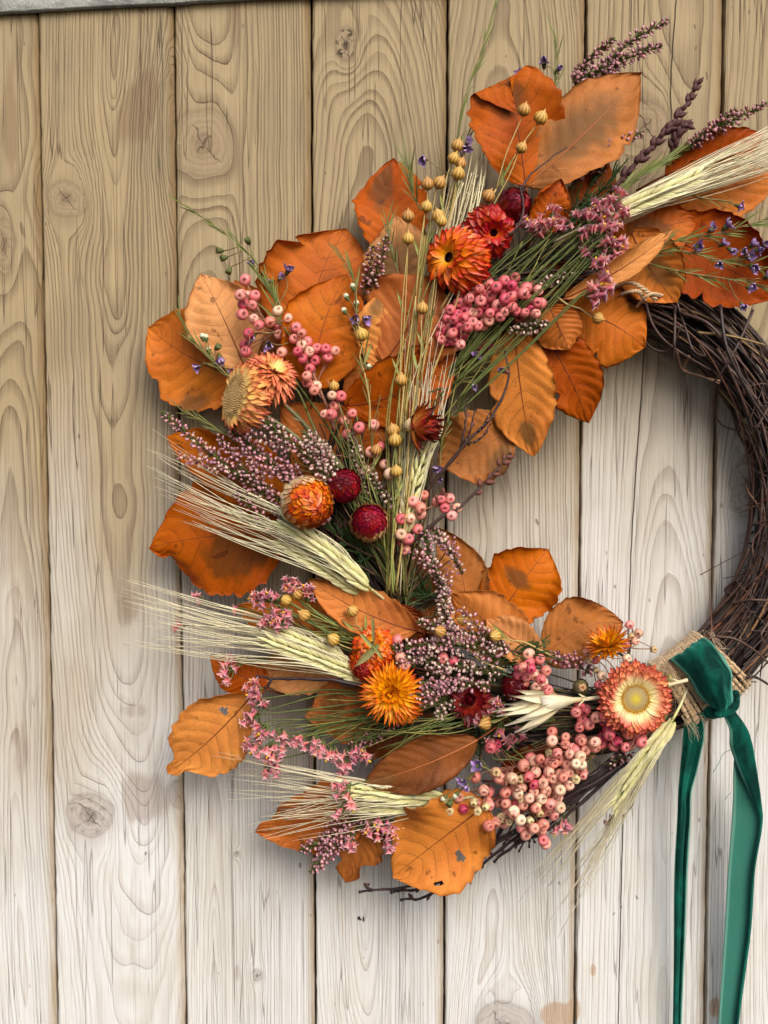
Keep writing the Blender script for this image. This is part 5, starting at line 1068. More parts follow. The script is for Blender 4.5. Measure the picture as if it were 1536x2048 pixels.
# ------------------------------------------------------------------ flax
M_STRAW = simple('flax_straw', lin3(172, 150, 90), .6, noise=.2, nscale=600); M_STRAWG = simple('flax_green_straw', lin3(134, 140, 76), .6, noise=.2, nscale=600)
t = NT('flax_pod_skin'); rb_ = t.attr('rib'); uu = t.attr('u'); nn = t.noise(900, t.coord(), 3, .6)
cc = t.ramp(uu, [(0, lin3(140, 130, 70)), (.35, lin3(204, 156, 72)), (1, lin3(220, 176, 98))]); pass
cc = t.mix(t.math('MULTIPLY', t.math('SUBTRACT', 1.0, t.step(rb_, .1, .6)), .8), cc, lin3(112, 74, 34)); cc = t.mix(t.math('MULTIPLY', t.step(nn, .5, .7), .3), cc, lin3(160, 120, 60))
cc = t.hsv(cc, h=t.lin(t.rand(), 0, 1, .485, .51), val=t.lin(t.rand(), 0, 1, .82, 1.08)); t.bump(nn, .4, .0004); M_PODS = t.finish(cc, .45, .4)
M_POD = grad_material('flax_pod', [(0, lin3(150, 140, 70)), (.3, lin3(196, 156, 70)), (1, lin3(222, 182, 96))], rough=.45, sc=(700, 700, 100), streak=.4, transl=.1)
M_SEPAL = simple('flax_sepal', lin3(150, 144, 84), .6, noise=.3, nscale=700)
pm = MB(); lathe(pm, [(.25, -.95), (.75, -.7), (.97, -.3), (1, .05), (.84, .45), (.5, .82), (.16, 1.02), (.05, 1.35)], 30, ribs=10, amp=.05); pm.a['rib'] = [np.concatenate([np.tile(.5+.5*np.cos(10*np.arange(30)/30*2*math.pi), 8)])]; POD = pm.mesh('pod', M_PODS)
SEP = blade_mesh('sepal', M_SEPAL, 1.0, .5, curv=-.9, cup=.3)
rx = random.Random(3)
def flax(pods, foot, label, green=False, rad=11.5):
    """pods: (px, py, h, [tilt x, tilt z]); one branching stalk down to foot"""
    f = P(*foot); root = empty('flax_sprig', f, label, 'flax', 'dried flax pods on thin stalks')
    tops = [P(q[0], q[1], q[2]) for q in pods]; j = f.lerp(sum(tops, Vector())/len(tops), .55 if len(tops) > 1 else .6)
    m = M_STRAWG if green else M_STRAW
    mb = MB(); bow = Vector((rx.uniform(-1, 1), 0, rx.uniform(-1, 1)))*.003; tube(mb, spline([f, f.lerp(j, .5)+bow, j], 14), (.0007, .0005), 5); mb.build('stalk', m, root)
    for q, c in zip(pods, tops):
        d = (c-j).normalized(); ax = (d+Vector((rx.uniform(-.3, .3), -.45, rx.uniform(-.3, .3)))).normalized(); r = rad*PX*rx.uniform(.88, 1.08)
        b = c-ax*r*1.0; sm = MB(); tube(sm, spline([j, j.lerp(b, .55)+Vector((rx.uniform(-1, 1), -.3, rx.uniform(-1, 1)))*.003, b-d*.001, b], 12), (.00042, .0003), 5); sm.build('side_stalk', m, root)
        sa = ax.orthogonal()
        inst('pod', POD, root, basis(sa, ax, c, r))
        for k in range(5):
            dd = side_dir(ax, k*1.2566); x = (ax*.75+dd*.6).normalized(); inst('sepal', SEP, root, basis(x, -dd, b+dd*r*.3, r*1.3))
        if rx.random() < .7:
            lm = blade_mesh('flax_leaf', M_STRAWG, .014, .0016, curv=rx.uniform(-.6, .6)); p = j.lerp(b, rx.uniform(.1, .5)); dx = (d+side_dir(d, rx.uniform(0, 6))*.5); inst('leaf', lm, root, basis(dx, (0, -1, 0), p))
K = 3.572
cp = lambda x, y, h: (680+x/K, y/K, h)
flax([cp(1315, 785, .062), cp(1435, 840, .060)], (905, 560, .060), 'flax stalk with two pods lying on the rolled orange leaf')
flax([cp(1297, 1055, .062)], (880, 620, .058), 'flax stalk with one pod below the pair on the rolled orange leaf')
flax([cp(840, 1040, .052), cp(812, 1130, .052)], (850, 640, .056), 'flax stalk with the highest two orange-tinged pods, left of the rolled leaf', rad=12)
flax([cp(845, 1240, .056), cp(862, 1168, .05)], (840, 700, .058), 'flax stalk with a plump pod and a small one under the highest two')
flax([cp(625, 1315, .058), cp(712, 1305, .058)], (810, 830, .062), 'flax stalk with two side-by-side pods over the heather green')
flax([cp(1060, 1400, .064)], (860, 760, .062), 'flax stalk with a single pod just above the deep red flower')
flax([cp(617, 1475, .062)], (800, 860, .064), 'flax stalk with a greenish pod in the middle of the flax group')
flax([cp(487, 1545, .062), cp(487, 1705, .064)], (778, 1180, .060), 'long flax stalk at the left of the group, bearing a pod and a bud')
flax([cp(725, 1580, .066), cp(700, 1540, .062)], (792, 1180, .060), 'long flax stalk bending under two touching pods near the fiery flower')
flax([(844, 616, .068)], (812, 1000, .066), 'flax stalk with a pod resting on the torn pale leaf')
flax([(723, 669, .064)], (738, 860, .060), 'flax stalk with an orange pod left of the torn leaf', rad=12)
flax([(802, 760, .064), (786, 860, .064)], (790, 1180, .058), 'greenish flax stalk with pods in front of the level orange leaf', True)
flax([(792, 942, .070), (790, 880, .066)], (786, 1185, .060), 'flax stalk with an orange pod seen from above, in the centre', True)
flax([(705, 1222, .062), (608, 1230, .058)], (830, 1330, .054), 'flax stalk with a pod on the slender rust leaf and one beside the statice')
flax([(595, 1187, .060), (572, 1200, .060)], (800, 1330, .054), 'flax stalk with two yellow pods among the pink statice, lower left', True)
flax([(666, 1279, .062)], (800, 1340, .054), 'flax stalk with one pod over the lower left barley')
flax([(880, 1263, .072)], (1010, 1340, .056), 'flax stalk with a pod lying on the uppermost lower heather')
flax([(990, 1272, .064), (925, 1240, .060)], (1100, 1310, .056), 'flax stalk with a pod on the creased light orange leaf')
flax([(970, 1448, .066)], (1060, 1420, .058), 'short flax stalk with a yellow pod left of the cream pod')
flax([(1196, 636, .062)], (1110, 590, .058), 'flax stalk with a dark-sepalled pod on the broad smooth leaf', rad=12)
flax([(668, 772, .060), (752, 900, .062)], (770, 1100, .056), 'flax stalk with pods beside the scattered berries', True, rad=10)

# ------------------------------------------------------------------ bunch of dry grass straws and stalks, one thing each
M_STR = {'w': simple('white_straw', lin3(206, 196, 158), .5, noise=.15), 'g': simple('green_stalk', lin3(84, 94, 46), .6, noise=.3), 'b': simple('brown_stalk', lin3(110, 86, 58), .65, noise=.3), 'o': simple('olive_stalk', lin3(132, 128, 66), .6, noise=.25), 'gg': simple('grey_green_stalk', lin3(108, 106, 72), .65, noise=.25)}
rs = random.Random(8)
def straw(pts, m, label, r=.0006, name='straw', cat='straw', group='dry straws and stalks in the wreath'):
    sp = spline(PP(pts), 20); o = None
    mb = MB(); tube(mb, sp, (r, r*.7), 6)
    for k in range(4):
        i = rs.randint(3, 16); d = side_dir((sp[i+1]-sp[i]).normalized(), rs.uniform(0, 6)); tube(mb, [sp[i], sp[i]+(d+(sp[i+1]-sp[i]).normalized()*1.5)*r*3], (r*.6, r*.2), 4)
    if isinstance(label, bpy.types.Object): return mb.build(name, M_STR[m], label)
    o = mb.build(name, M_STR[m]); o.data.transform(Matrix.Translation(-sp[0])); o.location = sp[0]; tag(o, label, cat, group)
B1 = empty('straw_sheaf', P(900, 560, .046), 'sheaf of stiff whitish straws standing above the fiery orange flowers', 'straws')
for i in range(24):
    f = i/23; x0 = 880+f*70+rs.uniform(-4, 4); straw([(x0-32, 560, .046), (x0, 450, .048+rs.uniform(-.006, .004)), (x0+24+rs.uniform(-10, 14), 350+rs.uniform(-70, 30), .046)], 'w', B1, .0004+rs.random()*.00025)
B2 = empty('straw_sheaf', P(785, 1190, .048), 'long upright sheaf of straws crossing the torn and level leaves in the centre', 'straws')
for i in range(8):
    x0 = 770+rs.uniform(-10, 46); straw([(x0+rs.uniform(-6, 8), 1190, .048), (x0+6, 1000, .056), (x0+20+rs.uniform(-14, 26), 780, .062), (x0+50+rs.uniform(-30, 70), 480+rs.uniform(-60, 110), .060)], rs.choice('wogob' if i % 2 else 'owo'), B2, .00032+rs.random()*.0002)
STK = [([(800, 1170, .046), (700, 960, .050), (620, 860, .052), (560, 800, .056)], 'gg', 'thick grey-green stalk under the spread peach flower', .0016),
       ([(790, 1150, .048), (690, 980, .054), (600, 880, .056), (500, 810, .056)], 'gg', 'thick grey-green stalk of the side-facing peach flower', .0015),
       ([(780, 1100, .044), (720, 960, .048), (660, 860, .050), (590, 760, .05)], 'g', 'thin green stalk above the grey-green flower stalks', .0009),
       ([(700, 960, .05), (640, 880, .055), (600, 790, .058), (585, 775, .058)], 'g', 'short green stalk between the peach flowers and berries', .0008),
       ([(1300, 1385, .058), (1200, 1395, .058), (1140, 1402, .064)], 'w', 'cream stalk of the cream pod running behind the salmon flower', .0016),
       ([(1375, 1360, .056), (1340, 1370, .056), (1300, 1388, .052)], 'w', 'cream stalk end tucked under the jute at the salmon flower', .0013),
       ([(1340, 1350, .052), (1332, 1420, .056), (1322, 1460, .058)], 'o', 'olive green straw beside the salmon flower running into the barley', .0012)]
for p, m, l, r in STK: straw(p, m, l, r, 'flower_stalk', 'stalk', None)
rk = random.Random(4)
def fill(name, label, centre, spread, foot, n, ms, hh, r=(.0004, .0010)):
    """anonymous broken stalks packed deep in the arrangement"""
    root = empty(name, P(*foot), label, 'stalks'); byk = {}
    for i in range(n):
        m = rk.choice(ms); x = centre[0]+rk.uniform(-1, 1)*spread[0]; y = centre[1]+rk.uniform(-1, 1)*spread[1]
        a = P(foot[0]+rk.uniform(-1, 1)*16, foot[1]+rk.uniform(-1, 1)*16, foot[2]+rk.uniform(-.006, .006)); b = P(x, y, hh+rk.uniform(-.009, .006))
        mid = a.lerp(b, .5)+Vector((rk.uniform(-1, 1), rk.uniform(-1, 1)*.5, rk.uniform(-1, 1)))*.006
        mb = MB(); q = rk.uniform(*r); tube(mb, spline([a, mid, b], 12), (q, q*.5), 5); mb.build('stalk', M_STR2.get(m) or M_STR[m], root)
M_STR2 = {'k': simple('dark_stalk', lin3(44, 34, 30), .6, .3, noise=.3), 'dg': simple('dark_green_stalk', lin3(52, 62, 30), .6, noise=.3)}
fill('stalk_bundle', 'bundle of dark and green cut stalks fanning up left behind the berries', (640, 920), (90, 90), (800, 1185, .040), 60, ['k', 'dg', 'g', 'b'], .044)
fill('stalk_bundle', 'bundle of cut stalks standing upright behind the central straws', (820, 900), (60, 120), (795, 1190, .040), 30, ['k', 'dg', 'b', 'o'], .044)
fill('stalk_bundle', 'gathered stalk ends spreading right at the foot of the central sheaf', (860, 1180), (60, 90), (800, 1230, .040), 40, ['k', 'b', 'gg', 'dg'], .044)
fill('stalk_bundle', 'bundle of green and dark stalks behind the pink statice at the upper right', (1180, 440), (80, 70), (900, 700, .036), 55, ['k', 'dg', 'g', 'dg'], .040)
fill('stalk_bundle', 'bundle of dark stalks running left under the lower heather', (820, 1400), (120, 90), (1250, 1420, .040), 80, ['k', 'dg', 'b', 'dg'], .042)
fill('stalk_bundle', 'bundle of stalks feeding into the jute under the salmon flower', (1060, 1470), (90, 60), (1360, 1400, .040), 60, ['k', 'b', 'gg', 'k'], .042)
fill('stalk_bundle', 'dark stalks crossing behind the dense upper berry spray', (960, 560), (70, 90), (850, 760, .032), 40, ['k', 'dg', 'b'], .038)

# ------------------------------------------------------------------ pink statice
M_STF = grad_material('statice_pink', [(0, lin3(150, 130, 100)), (.3, lin3(210, 104, 116)), (.62, lin3(232, 128, 142)), (.85, lin3(240, 164, 170)), (1, lin3(244, 208, 206))], rough=.6, transl=.25, hue=.02, val=.2)
M_STY = simple('statice_yellow', lin3(220, 170, 30), .6)
sm_ = []
for sd in range(3):
    mb = MB(); q = random.Random(sd); V = []; U = []; n_ = 10
    for i, (r_, z_) in enumerate([(.10, 0), (.15, .35), (.20, .62), (.34, .82), (.50, .95)]):
        for j in range(n_):
            a = j/n_*2*math.pi; k = 1.0
            if i >= 3: k = 1.35 if j % 2 == 0 else .42
            rr = r_*k*(1+q.uniform(-.1, .1)); V.append((rr*math.cos(a), rr*math.sin(a), z_+(.08 if (j % 2 == 0 and i == 4) else 0))); U.append(i/4)
    mb.add(V, [(i*n_+j, i*n_+(j+1) % n_, (i+1)*n_+(j+1) % n_, (i+1)*n_+j) for i in range(4) for j in range(n_)], u=np.array(U)); sm_.append(mb.mesh('floret', M_STF))
ym = MB(); lathe(ym, [(.03, 0), (.05, .5), (.16, .8), (.13, 1.0), (.02, 1.05)], 7); YST = ym.mesh('yellow_petals', M_STY)
rt = random.Random(14)
def statice(heads, foot, label, stem='g', size=16, joint=.5, name='statice_spray', dens=1.45):
    """heads: (px, py, h, count, dir px, dir py)"""
    f = P(*foot); root = empty(name, f, label, 'statice', 'pink statice sprays in the wreath'); mb = MB()
    for (x, y, h, n_, dx, dy) in heads:
        c = P(x, y, h); d0 = Vector((dx, 0, -dy)).normalized(); tube(mb, spline([f, f.lerp(c, joint)+Vector((rt.uniform(-1, 1), 0, rt.uniform(-1, 1)))*.004, c-d0*.006, c], 16), (.0006, .0004), 5)
        for i in range(int(n_*dens)):
            d = (d0+Vector((rt.uniform(-1, 1), rt.uniform(-1.1, .2), rt.uniform(-1, 1)))*.75).normalized(); s = size*PX*rt.uniform(.75, 1.1)
            q = c+Vector((rt.uniform(-1, 1), rt.uniform(-.6, .4), rt.uniform(-1, 1)))*PX*(4+n_*1.25)
            tube(mb, [c-d0*.003, q-d*.001, q+d*s*.3], (.0004, .0005, .0006), 4)
            inst('floret', rt.choice(sm_), root, basis(d.orthogonal(), d, q, s))
            if rt.random() < .13: inst('yellow_petals', YST, root, basis(d.orthogonal(), d, q+d*s*.45, s*.8))
    mb.build('stems', M_STR[stem], root)
statice([(1222, 405, .064, 9, .5, -1), (1200, 430, .064, 9, .3, -1), (1230, 430, .062, 7, .8, -.6), (1180, 425, .062, 7, -.2, -1), (1165, 440, .06, 6, -.4, -1)], (900, 745, .054), 'largest pink statice spray at the upper right, its top heads under the barley')
statice([(1215, 470, .066, 10, .8, -.5), (1190, 455, .066, 9, .3, -.9), (1225, 495, .064, 9, 1, .1), (1205, 500, .064, 8, .6, .2), (1175, 480, .064, 6, 0, -1)], (905, 770, .056), 'pink statice spray with dense heads beside the thin edge-on leaf')
statice([(1092, 455, .064, 8, -.2, -1), (1100, 430, .062, 5, .2, -1), (1075, 465, .062, 7, -.6, -.8), (1120, 455, .060, 6, .3, -.8), (1055, 448, .056, 4, -.6, -.6)], (890, 680, .054), 'pink statice spray under the small folded orange leaf')
statice([(1190, 530, .066, 7, .8, -.2), (1168, 510, .064, 3, .2, -.6), (1170, 505, .06, 3, 0, -1)], (915, 800, .056), 'pink statice head low on the right, over dark leaves')
statice([(1192, 578, .068, 6, .9, -.2), (1178, 595, .066, 3, .8, .2)], (910, 830, .058), 'pink statice head above the broad smooth leaf', size=22)
statice([(545, 1205, .060, 9, -.8, -.4), (560, 1240, .060, 9, -.6, .6), (590, 1180, .060, 8, -.3, -1), (575, 1225, .060, 6, -.3, .3), (535, 1235, .058, 5, -.9, .4), (612, 1195, .060, 5, .1, -1), (520, 1200, .056, 5, -1, -.1)], (800, 1345, .050), 'pink statice spray with two yellow pods beside it, above the lower left barley')
statice([(470, 1325, .046, 6, -.8, .2), (462, 1345, .046, 5, -.6, .8)], (540, 1320, .042), 'lone pink statice head on the small oval leaf')
statice([(402, 1198, .040, 3, -.8, -.3), (480, 1220, .044, 3, -.8, 0), (362, 1250, .036, 2, -1, 0)], (700, 1290, .046), 'faint pale pink statice tips among the lower left whiskers', size=15)
statice([(510, 1385, .054, 9, -.7, -.6), (520, 1405, .054, 8, -.2, -.3), (508, 1435, .052, 8, -.9, .3), (530, 1455, .052, 6, -.5, .6)], (790, 1395, .048), 'pink statice spray touching the spotted orange leaf, upper heads')
statice([(515, 1490, .050, 9, -.6, .5), (545, 1500, .050, 9, -.1, .8), (540, 1540, .046, 6, -.3, 1), (560, 1470, .050, 6, 0, .6), (548, 1520, .048, 6, -.2, 1)], (800, 1410, .048), 'pink statice spray hanging right of the spotted leaf, lower heads')
statice([(600, 1480, .050, 6, -.2, .8), (645, 1490, .050, 7, .2, .8), (630, 1478, .050, 5, -.2, .6), (668, 1505, .050, 5, .2, 1)], (820, 1410, .050), 'pink statice spray below the pale copper leaf')
statice([(700, 1515, .052, 9, -.2, .8), (718, 1500, .052, 7, .3, .6), (690, 1530, .050, 4, -.3, 1), (740, 1560, .052, 3, -.3, .8)], (840, 1420, .050), 'pink statice spray left of the dark brown leaf')
statice([(690, 1576, .060, 6, -.5, .2), (698, 1600, .060, 5, -.2, .8), (682, 1618, .058, 3, -.6, .8)], (860, 1560, .056), 'pink statice head lying on the bottom barley')
statice([(745, 1650, .050, 8, -.3, .9), (768, 1640, .050, 7, .2, .9), (780, 1680, .048, 7, .1, 1), (700, 1680, .046, 6, -.4, 1), (790, 1650, .048, 5, .3, .8)], (880, 1560, .050), 'pink statice spray below the bottom barley ears')
statice([(1225, 1640, .040, 6, -.5, .9), (1240, 1615, .04, 2, 0, 1)], (1290, 1500, .044), 'small pink statice head hanging behind the lower barley whiskers')
statice([(1120, 1645, .042, 5, -.5, .5), (1135, 1636, .042, 4, .3, .6)], (1220, 1520, .044), 'small pink statice head half hidden under the lowest berries')
statice([(1000, 1418, .060, 6, -.8, -.2), (958, 1438, .058, 4, -.8, .4), (1000, 1450, .058, 4, -.4, .8), (1025, 1395, .056, 3, -.6, -.4)], (1110, 1440, .050), 'mauve-pink statice head between the dark red flower and the cream pod')
statice([(985, 1500, .054, 5, -.2, -.8), (1018, 1490, .054, 4, .2, -.8), (1030, 1478, .054, 3, .2, -.8)], (1080, 1560, .048), 'dusky pink statice head above the lower berry mass')
# thin green stems that carry the statice, spread like a broom
B3 = empty('stem_bundle', P(880, 800, .052), 'thin green statice stems slanting up right across the dense berry spray', 'stems')
for i in range(12):
    x = 1030+rt.uniform(0, 170); y = 470+(1200-x)*.18+rt.uniform(-20, 50)
    straw([(870+rt.uniform(-10, 30), 800+rt.uniform(-60, 60), .052), (960+rt.uniform(-20, 20), 670+rt.uniform(-30, 40), .054), (x, y, .060)], rt.choice(['g', 'g', 'o']), B3, .0004, 'stem')
B4 = empty('stem_bundle', P(900, 1395, .050), 'thin green statice stems fanning left from below the yellow flower', 'stems')
for i in range(20):
    x = 540+rt.uniform(0, 200); y = 1400+rt.uniform(-20, 100)
    straw([(900, 1395+rt.uniform(-15, 15), .050), (790+rt.uniform(-20, 20), 1415+rt.uniform(-15, 25), .054), (x, y, .050)], rt.choice(['g', 'g', 'o']), B4, .0004, 'stem')
B5 = empty('stem_bundle', P(830, 1330, .050), 'thin stems of statice and flax above the lower left barley', 'stems')
for i in range(14):
    x = 580+rt.uniform(0, 60); y = 1200+rt.uniform(0, 70)
    straw([(830, 1330+rt.uniform(-10, 10), .050), (740, 1275+rt.uniform(-15, 25), .056), (x, y, .056)], rt.choice(['g', 'o', 'o']), B5, .0004, 'stem')

B7 = empty('stem_bundle', P(790, 1150, .050), 'wispy green and brown stems woven through the heather and berries, left of centre', 'stems')
for i in range(22):
    f = rt.random(); straw([(785+rt.uniform(-12, 12), 1150+rt.uniform(-30, 30), .048), (720+rt.uniform(-30, 40), 1010+rt.uniform(-30, 30), .058), (560+f*190+rt.uniform(-10, 10), 960-f*150+rt.uniform(-40, 30), .060)], rt.choice('ggobg'), B7, .00034, 'stem')
B8 = empty('stem_bundle', P(1010, 1420, .050), 'wispy dark green stems spreading left over the dark brown leaf', 'stems')
for i in range(14): straw([(1010, 1420+rt.uniform(-20, 20), .052), (900, 1440+rt.uniform(-20, 30), .060), (740+rt.uniform(-30, 60), 1460+rt.uniform(-20, 70), .058)], rt.choice('ggo'), B8, .00034, 'stem')
# ------------------------------------------------------------------ purple waxflowers on needle-leaved sprigs
M_NEEDLE = grad_material('needle_green', [(0, lin3(84, 92, 40)), (.6, lin3(112, 122, 54)), (1, lin3(134, 136, 72))], rough=.5, streak=.2, transl=.1)
M_PUR = grad_material('petal_purple', [(0, lin3(110, 78, 128)), (.5, lin3(154, 118, 178)), (1, lin3(206, 184, 214))], rough=.6, transl=.3, hue=.02, val=.25)
M_CUP = simple('flower_cup_green', lin3(84, 92, 48), .6, noise=.3, nscale=600); M_BUD = simple('wax_bud_white', lin3(206, 206, 176), .45, noise=.1)
M_WAXST = simple('waxflower_stem', lin3(122, 110, 66), .6, noise=.25)
NEED = [blade_mesh('needle', M_NEEDLE, 1, .048, curv=c, cup=.5, point=.6, nu=6, nv=3) for c in (-.4, .1, .5, -.15)]
rw = random.Random(42)
cm = MB(); lathe(cm, [(.10, 0), (.30, .25), (.42, .7), (.46, 1.0), (.30, 1.02)], 9); CUP = cm.mesh('cup', M_CUP)
PURP = [blade_mesh('petal', M_PUR, 1, .8, curv=c, cup=.5, point=.5, nu=6, nv=5) for c in (-.6, .5, -1.0)]
bm_ = MB(); lathe(bm_, [(.1, -1), (.8, -.6), (1, 0), (.7, .7), (.1, 1)], 10); WBUD = bm_.mesh('bud', M_BUD)
def waxsprig(pts, label, needles=26, nl=44, flowers=(), buds=(), spread=.35, tip=True, cups=()):
    sp = spline(PP(pts), 40); root = empty('waxflower_sprig', sp[0], label, 'waxflower', 'needle-leaved waxflower sprigs'); mb = MB(); tube(mb, sp, (.0006, .0003), 5); mb.build('stem', M_WAXST, root)
    for i in range(needles):
        f = .12+.86*((i+rw.random())/needles); k = min(38, int(f*39)); t = (sp[k+1]-sp[k]).normalized(); d = (t+side_dir(t, rw.uniform(0, 6.3))*spread*rw.uniform(.5, 1.6)).normalized(); L = nl*PX*rw.uniform(.6, 1.15)
        inst('needle', rw.choice(NEED), root, basis(d, (0, -1, 0), sp[k], (L, L, L)))
    for (x, y, dx, dy) in flowers:
        c = P(x, y, pts[-1][2]+.006); d = Vector((dx, rw.uniform(-1.2, -.4), -dy)).normalized(); s = 12.5*PX*rw.uniform(.85, 1.15); k = min(range(40), key=lambda i: (sp[i]-c).length); k = max(0, k-4)
        m2 = MB(); tube(m2, spline([sp[k], sp[k].lerp(c, .6)+Vector((rw.uniform(-1, 1), 0, rw.uniform(-1, 1)))*.002, c-d*s], 8), (.0003, .0003), 4); m2.build('flower_stalk', M_WAXST, root)
        inst('cup', CUP, root, basis(d.orthogonal(), d, c-d*s*.9, (s*.8, s*.8, s*.95)))
        for j in range(5):
            dd = side_dir(d, j*1.2566+rw.uniform(-.2, .2)); x_ = (dd*rw.uniform(.4, 1)+d*rw.uniform(.4, .9)).normalized(); inst('petal', rw.choice(PURP), root, basis(x_, d, c+dd*s*.25, s*rw.uniform(.8, 1.15)))
    for (x, y) in buds:
        c = P(x, y, pts[-1][2]+.004); k = min(range(40), key=lambda i: (sp[i]-c).length); k = max(0, k-5); m2 = MB(); tube(m2, spline([sp[k], sp[k].lerp(c, .5)+Vector((.001, 0, .001)), c], 6), .0003, 4); m2.build('bud_stalk', M_WAXST, root)
        d = (c-sp[k]).normalized(); s = 5.6*PX; inst('cup', CUP, root, basis(d.orthogonal(), d, c-d*s*1.6, s*2.0)); inst('bud', WBUD, root, basis(d.orthogonal(), d, c+d*s*.4, s))
    for (x, y, dx, dy) in cups:
        c = P(x, y, pts[-1][2]+.004); d = Vector((dx, -.5, -dy)).normalized(); k = min(range(40), key=lambda i: (sp[i]-c).length); k = max(0, k-3); s = 11*PX; m2 = MB(); tube(m2, [sp[k], c], .0003, 4); m2.build('cup_stalk', M_WAXST, root); inst('cup', CUP, root, basis(d.orthogonal(), d, c, s*1.3))
W_ = waxsprig
W_([(600, 720, .046), (560, 610, .048), (500, 510, .044), (430, 452, .036), (356, 402, .032)], 'long needle sprig reaching up left over bare wood above the tan leaf', 34, 46, [(504, 530, -.2, -.8), (540, 563, -.5, .2), (560, 556, .4, -.3), (576, 542, .6, -.8)], cups=[(448, 502, -.9, 0), (456, 514, -.9, .3), (462, 534, -.4, 1), (500, 490, -.3, -.6)], spread=.22)
W_([(600, 700, .054), (560, 640, .054), (545, 590, .052), (530, 560, .05)], 'short bushy needle sprig among the upper left berries', 26, 60, [(536, 690, .2, .4), (506, 673, -.3, .3)], spread=.28)
W_([(745, 900, .054), (735, 760, .056), (715, 640, .054), (708, 560, .05), (672, 492, .046)], 'needle sprig with white buds in front of the smooth orange leaf', 26, 52, [(712, 638, 0, .5), (730, 636, .5, .3)], [(693, 594), (689, 622), (713, 608), (706, 574), (763, 778), (738, 735)], spread=.26)
W_([(480, 775, .050), (440, 735, .050), (390, 682, .046), (356, 625, .042)], 'needle sprig with green buds across the leftmost leaf', 20, 52, [(396, 734, -.6, .2), (440, 716, .2, .5), (465, 742, .3, .3)], [(405, 674), (412, 676), (417, 700)], cups=[(430, 700, .5, -.4)], spread=.3)
W_([(520, 950, .05), (470, 885, .05), (420, 850, .046), (362, 820, .04)], 'plain needle sprig above the leftmost heather', 22, 42, spread=.22)
W_([(880, 420, .046), (912, 290, .044), (925, 210, .040), (960, 110, .036), (992, 5, .030)], 'very long thin green sprig rising to the top edge of the picture', 26, 62, spread=.2)
W_([(1110, 260, .036), (1108, 190, .036), (1115, 130, .034), (1110, 70, .030)], 'needle sprig with purple flowers at the top, left of the topmost heather', 18, 50, [(1040, 150, -.8, -.4), (1088, 126, -.1, -1), (1116, 140, .6, -.5), (1078, 166, -.2, .2), (1095, 168, .5, .2)], spread=.35)
W_([(1080, 520, .050), (1190, 430, .056), (1260, 365, .054), (1335, 318, .048)], 'thick green needle sprig pointing up right above the statice heads', 60, 70, spread=.13)
W_([(1240, 560, .058), (1330, 490, .060), (1440, 465, .060), (1560, 430, .056)], 'long purple-flowered sprig at the right, upper branch over the rusty leaves', 34, 58, [(1394, 493, .1, .2), (1446, 488, .4, -.3), (1453, 452, .6, -.6), (1424, 458, -.2, -.2), (1462, 500, .4, .4)], spread=.45)
W_([(1250, 540, .058), (1330, 500, .060), (1440, 520, .060), (1560, 540, .056)], 'long purple-flowered sprig at the right, middle branch', 34, 50, [(1438, 527, -.2, .3), (1498, 515, .2, .1), (1504, 490, .4, -.4), (1516, 500, .6, 0), (1505, 535, .2, .5), (1530, 490, .5, -.2), (1490, 505, -.3, -.3)], spread=.5)
W_([(1270, 520, .058), (1370, 545, .060), (1470, 560, .058), (1570, 580, .056)], 'purple-flowered sprig at the right, lowest branch over the wide rusty leaf', 22, 50, [(1500, 576, .3, .2), (1484, 610, .1, .8), (1534, 553, .4, -.3)], spread=.4)
W_([(1360, 380, .05), (1400, 395, .052), (1440, 400, .05), (1466, 404, .05)], 'single purple flower on a curved green stem over the barley leaf', 5, 40, [(1478, 412, .6, .3)], spread=.4)
W_([(840, 420, .048), (820, 370, .046), (815, 330, .042)], 'needle sprig at the upper left of the flax pods', 18, 60, spread=.6)
W_([(900, 420, .046), (920, 330, .046), (935, 270, .044)], 'needle sprig with dark purple buds right of the highest flax pods', 22, 44, [(935, 285, .3, -.3), (930, 300, -.2, .2), (848, 320, -.4, .2)], spread=.5)
W_([(800, 560, .05), (780, 490, .05), (775, 440, .046)], 'needle sprig behind the left flax pods', 16, 50, spread=.5)
W_([(840, 830, .05), (900, 770, .052), (950, 740, .05), (1010, 690, .048)], 'fine green sprig with lilac florets running into the long pale-veined leaf', 26, 44, [(952, 712, .2, -.5), (946, 768, .2, .3), (1002, 742, .4, 0)], spread=.5)
W_([(880, 930, .046), (884, 880, .046), (905, 840, .044), (918, 806, .042)], 'fine needle sprig left of the forked bare twigs', 16, 42, [(872, 938, -.2, 0), (876, 958, .3, .3)], spread=.5)
W_([(1030, 1570, .058), (980, 1540, .06), (955, 1530, .06)], 'pale lilac waxflowers left of the lower berry mass', 6, 30, [(956, 1532, -.3, -.4), (934, 1572, -.4, .4), (925, 1562, -.4, 0)], [(900, 1608), (888, 1596), (912, 1590)], cups=[(905, 1600, -.5, .5)], spread=.5)
W_([(1330, 1480, .04), (1280, 1560, .034), (1265, 1610, .032), (1245, 1635, .03)], 'thin green stem hanging beside the lower barley', 8, 30, spread=.4)
W_([(1250, 1430, .05), (1190, 1500, .05), (1180, 1540, .046)], 'short green needles showing below the lower berries', 10, 40, spread=.4)

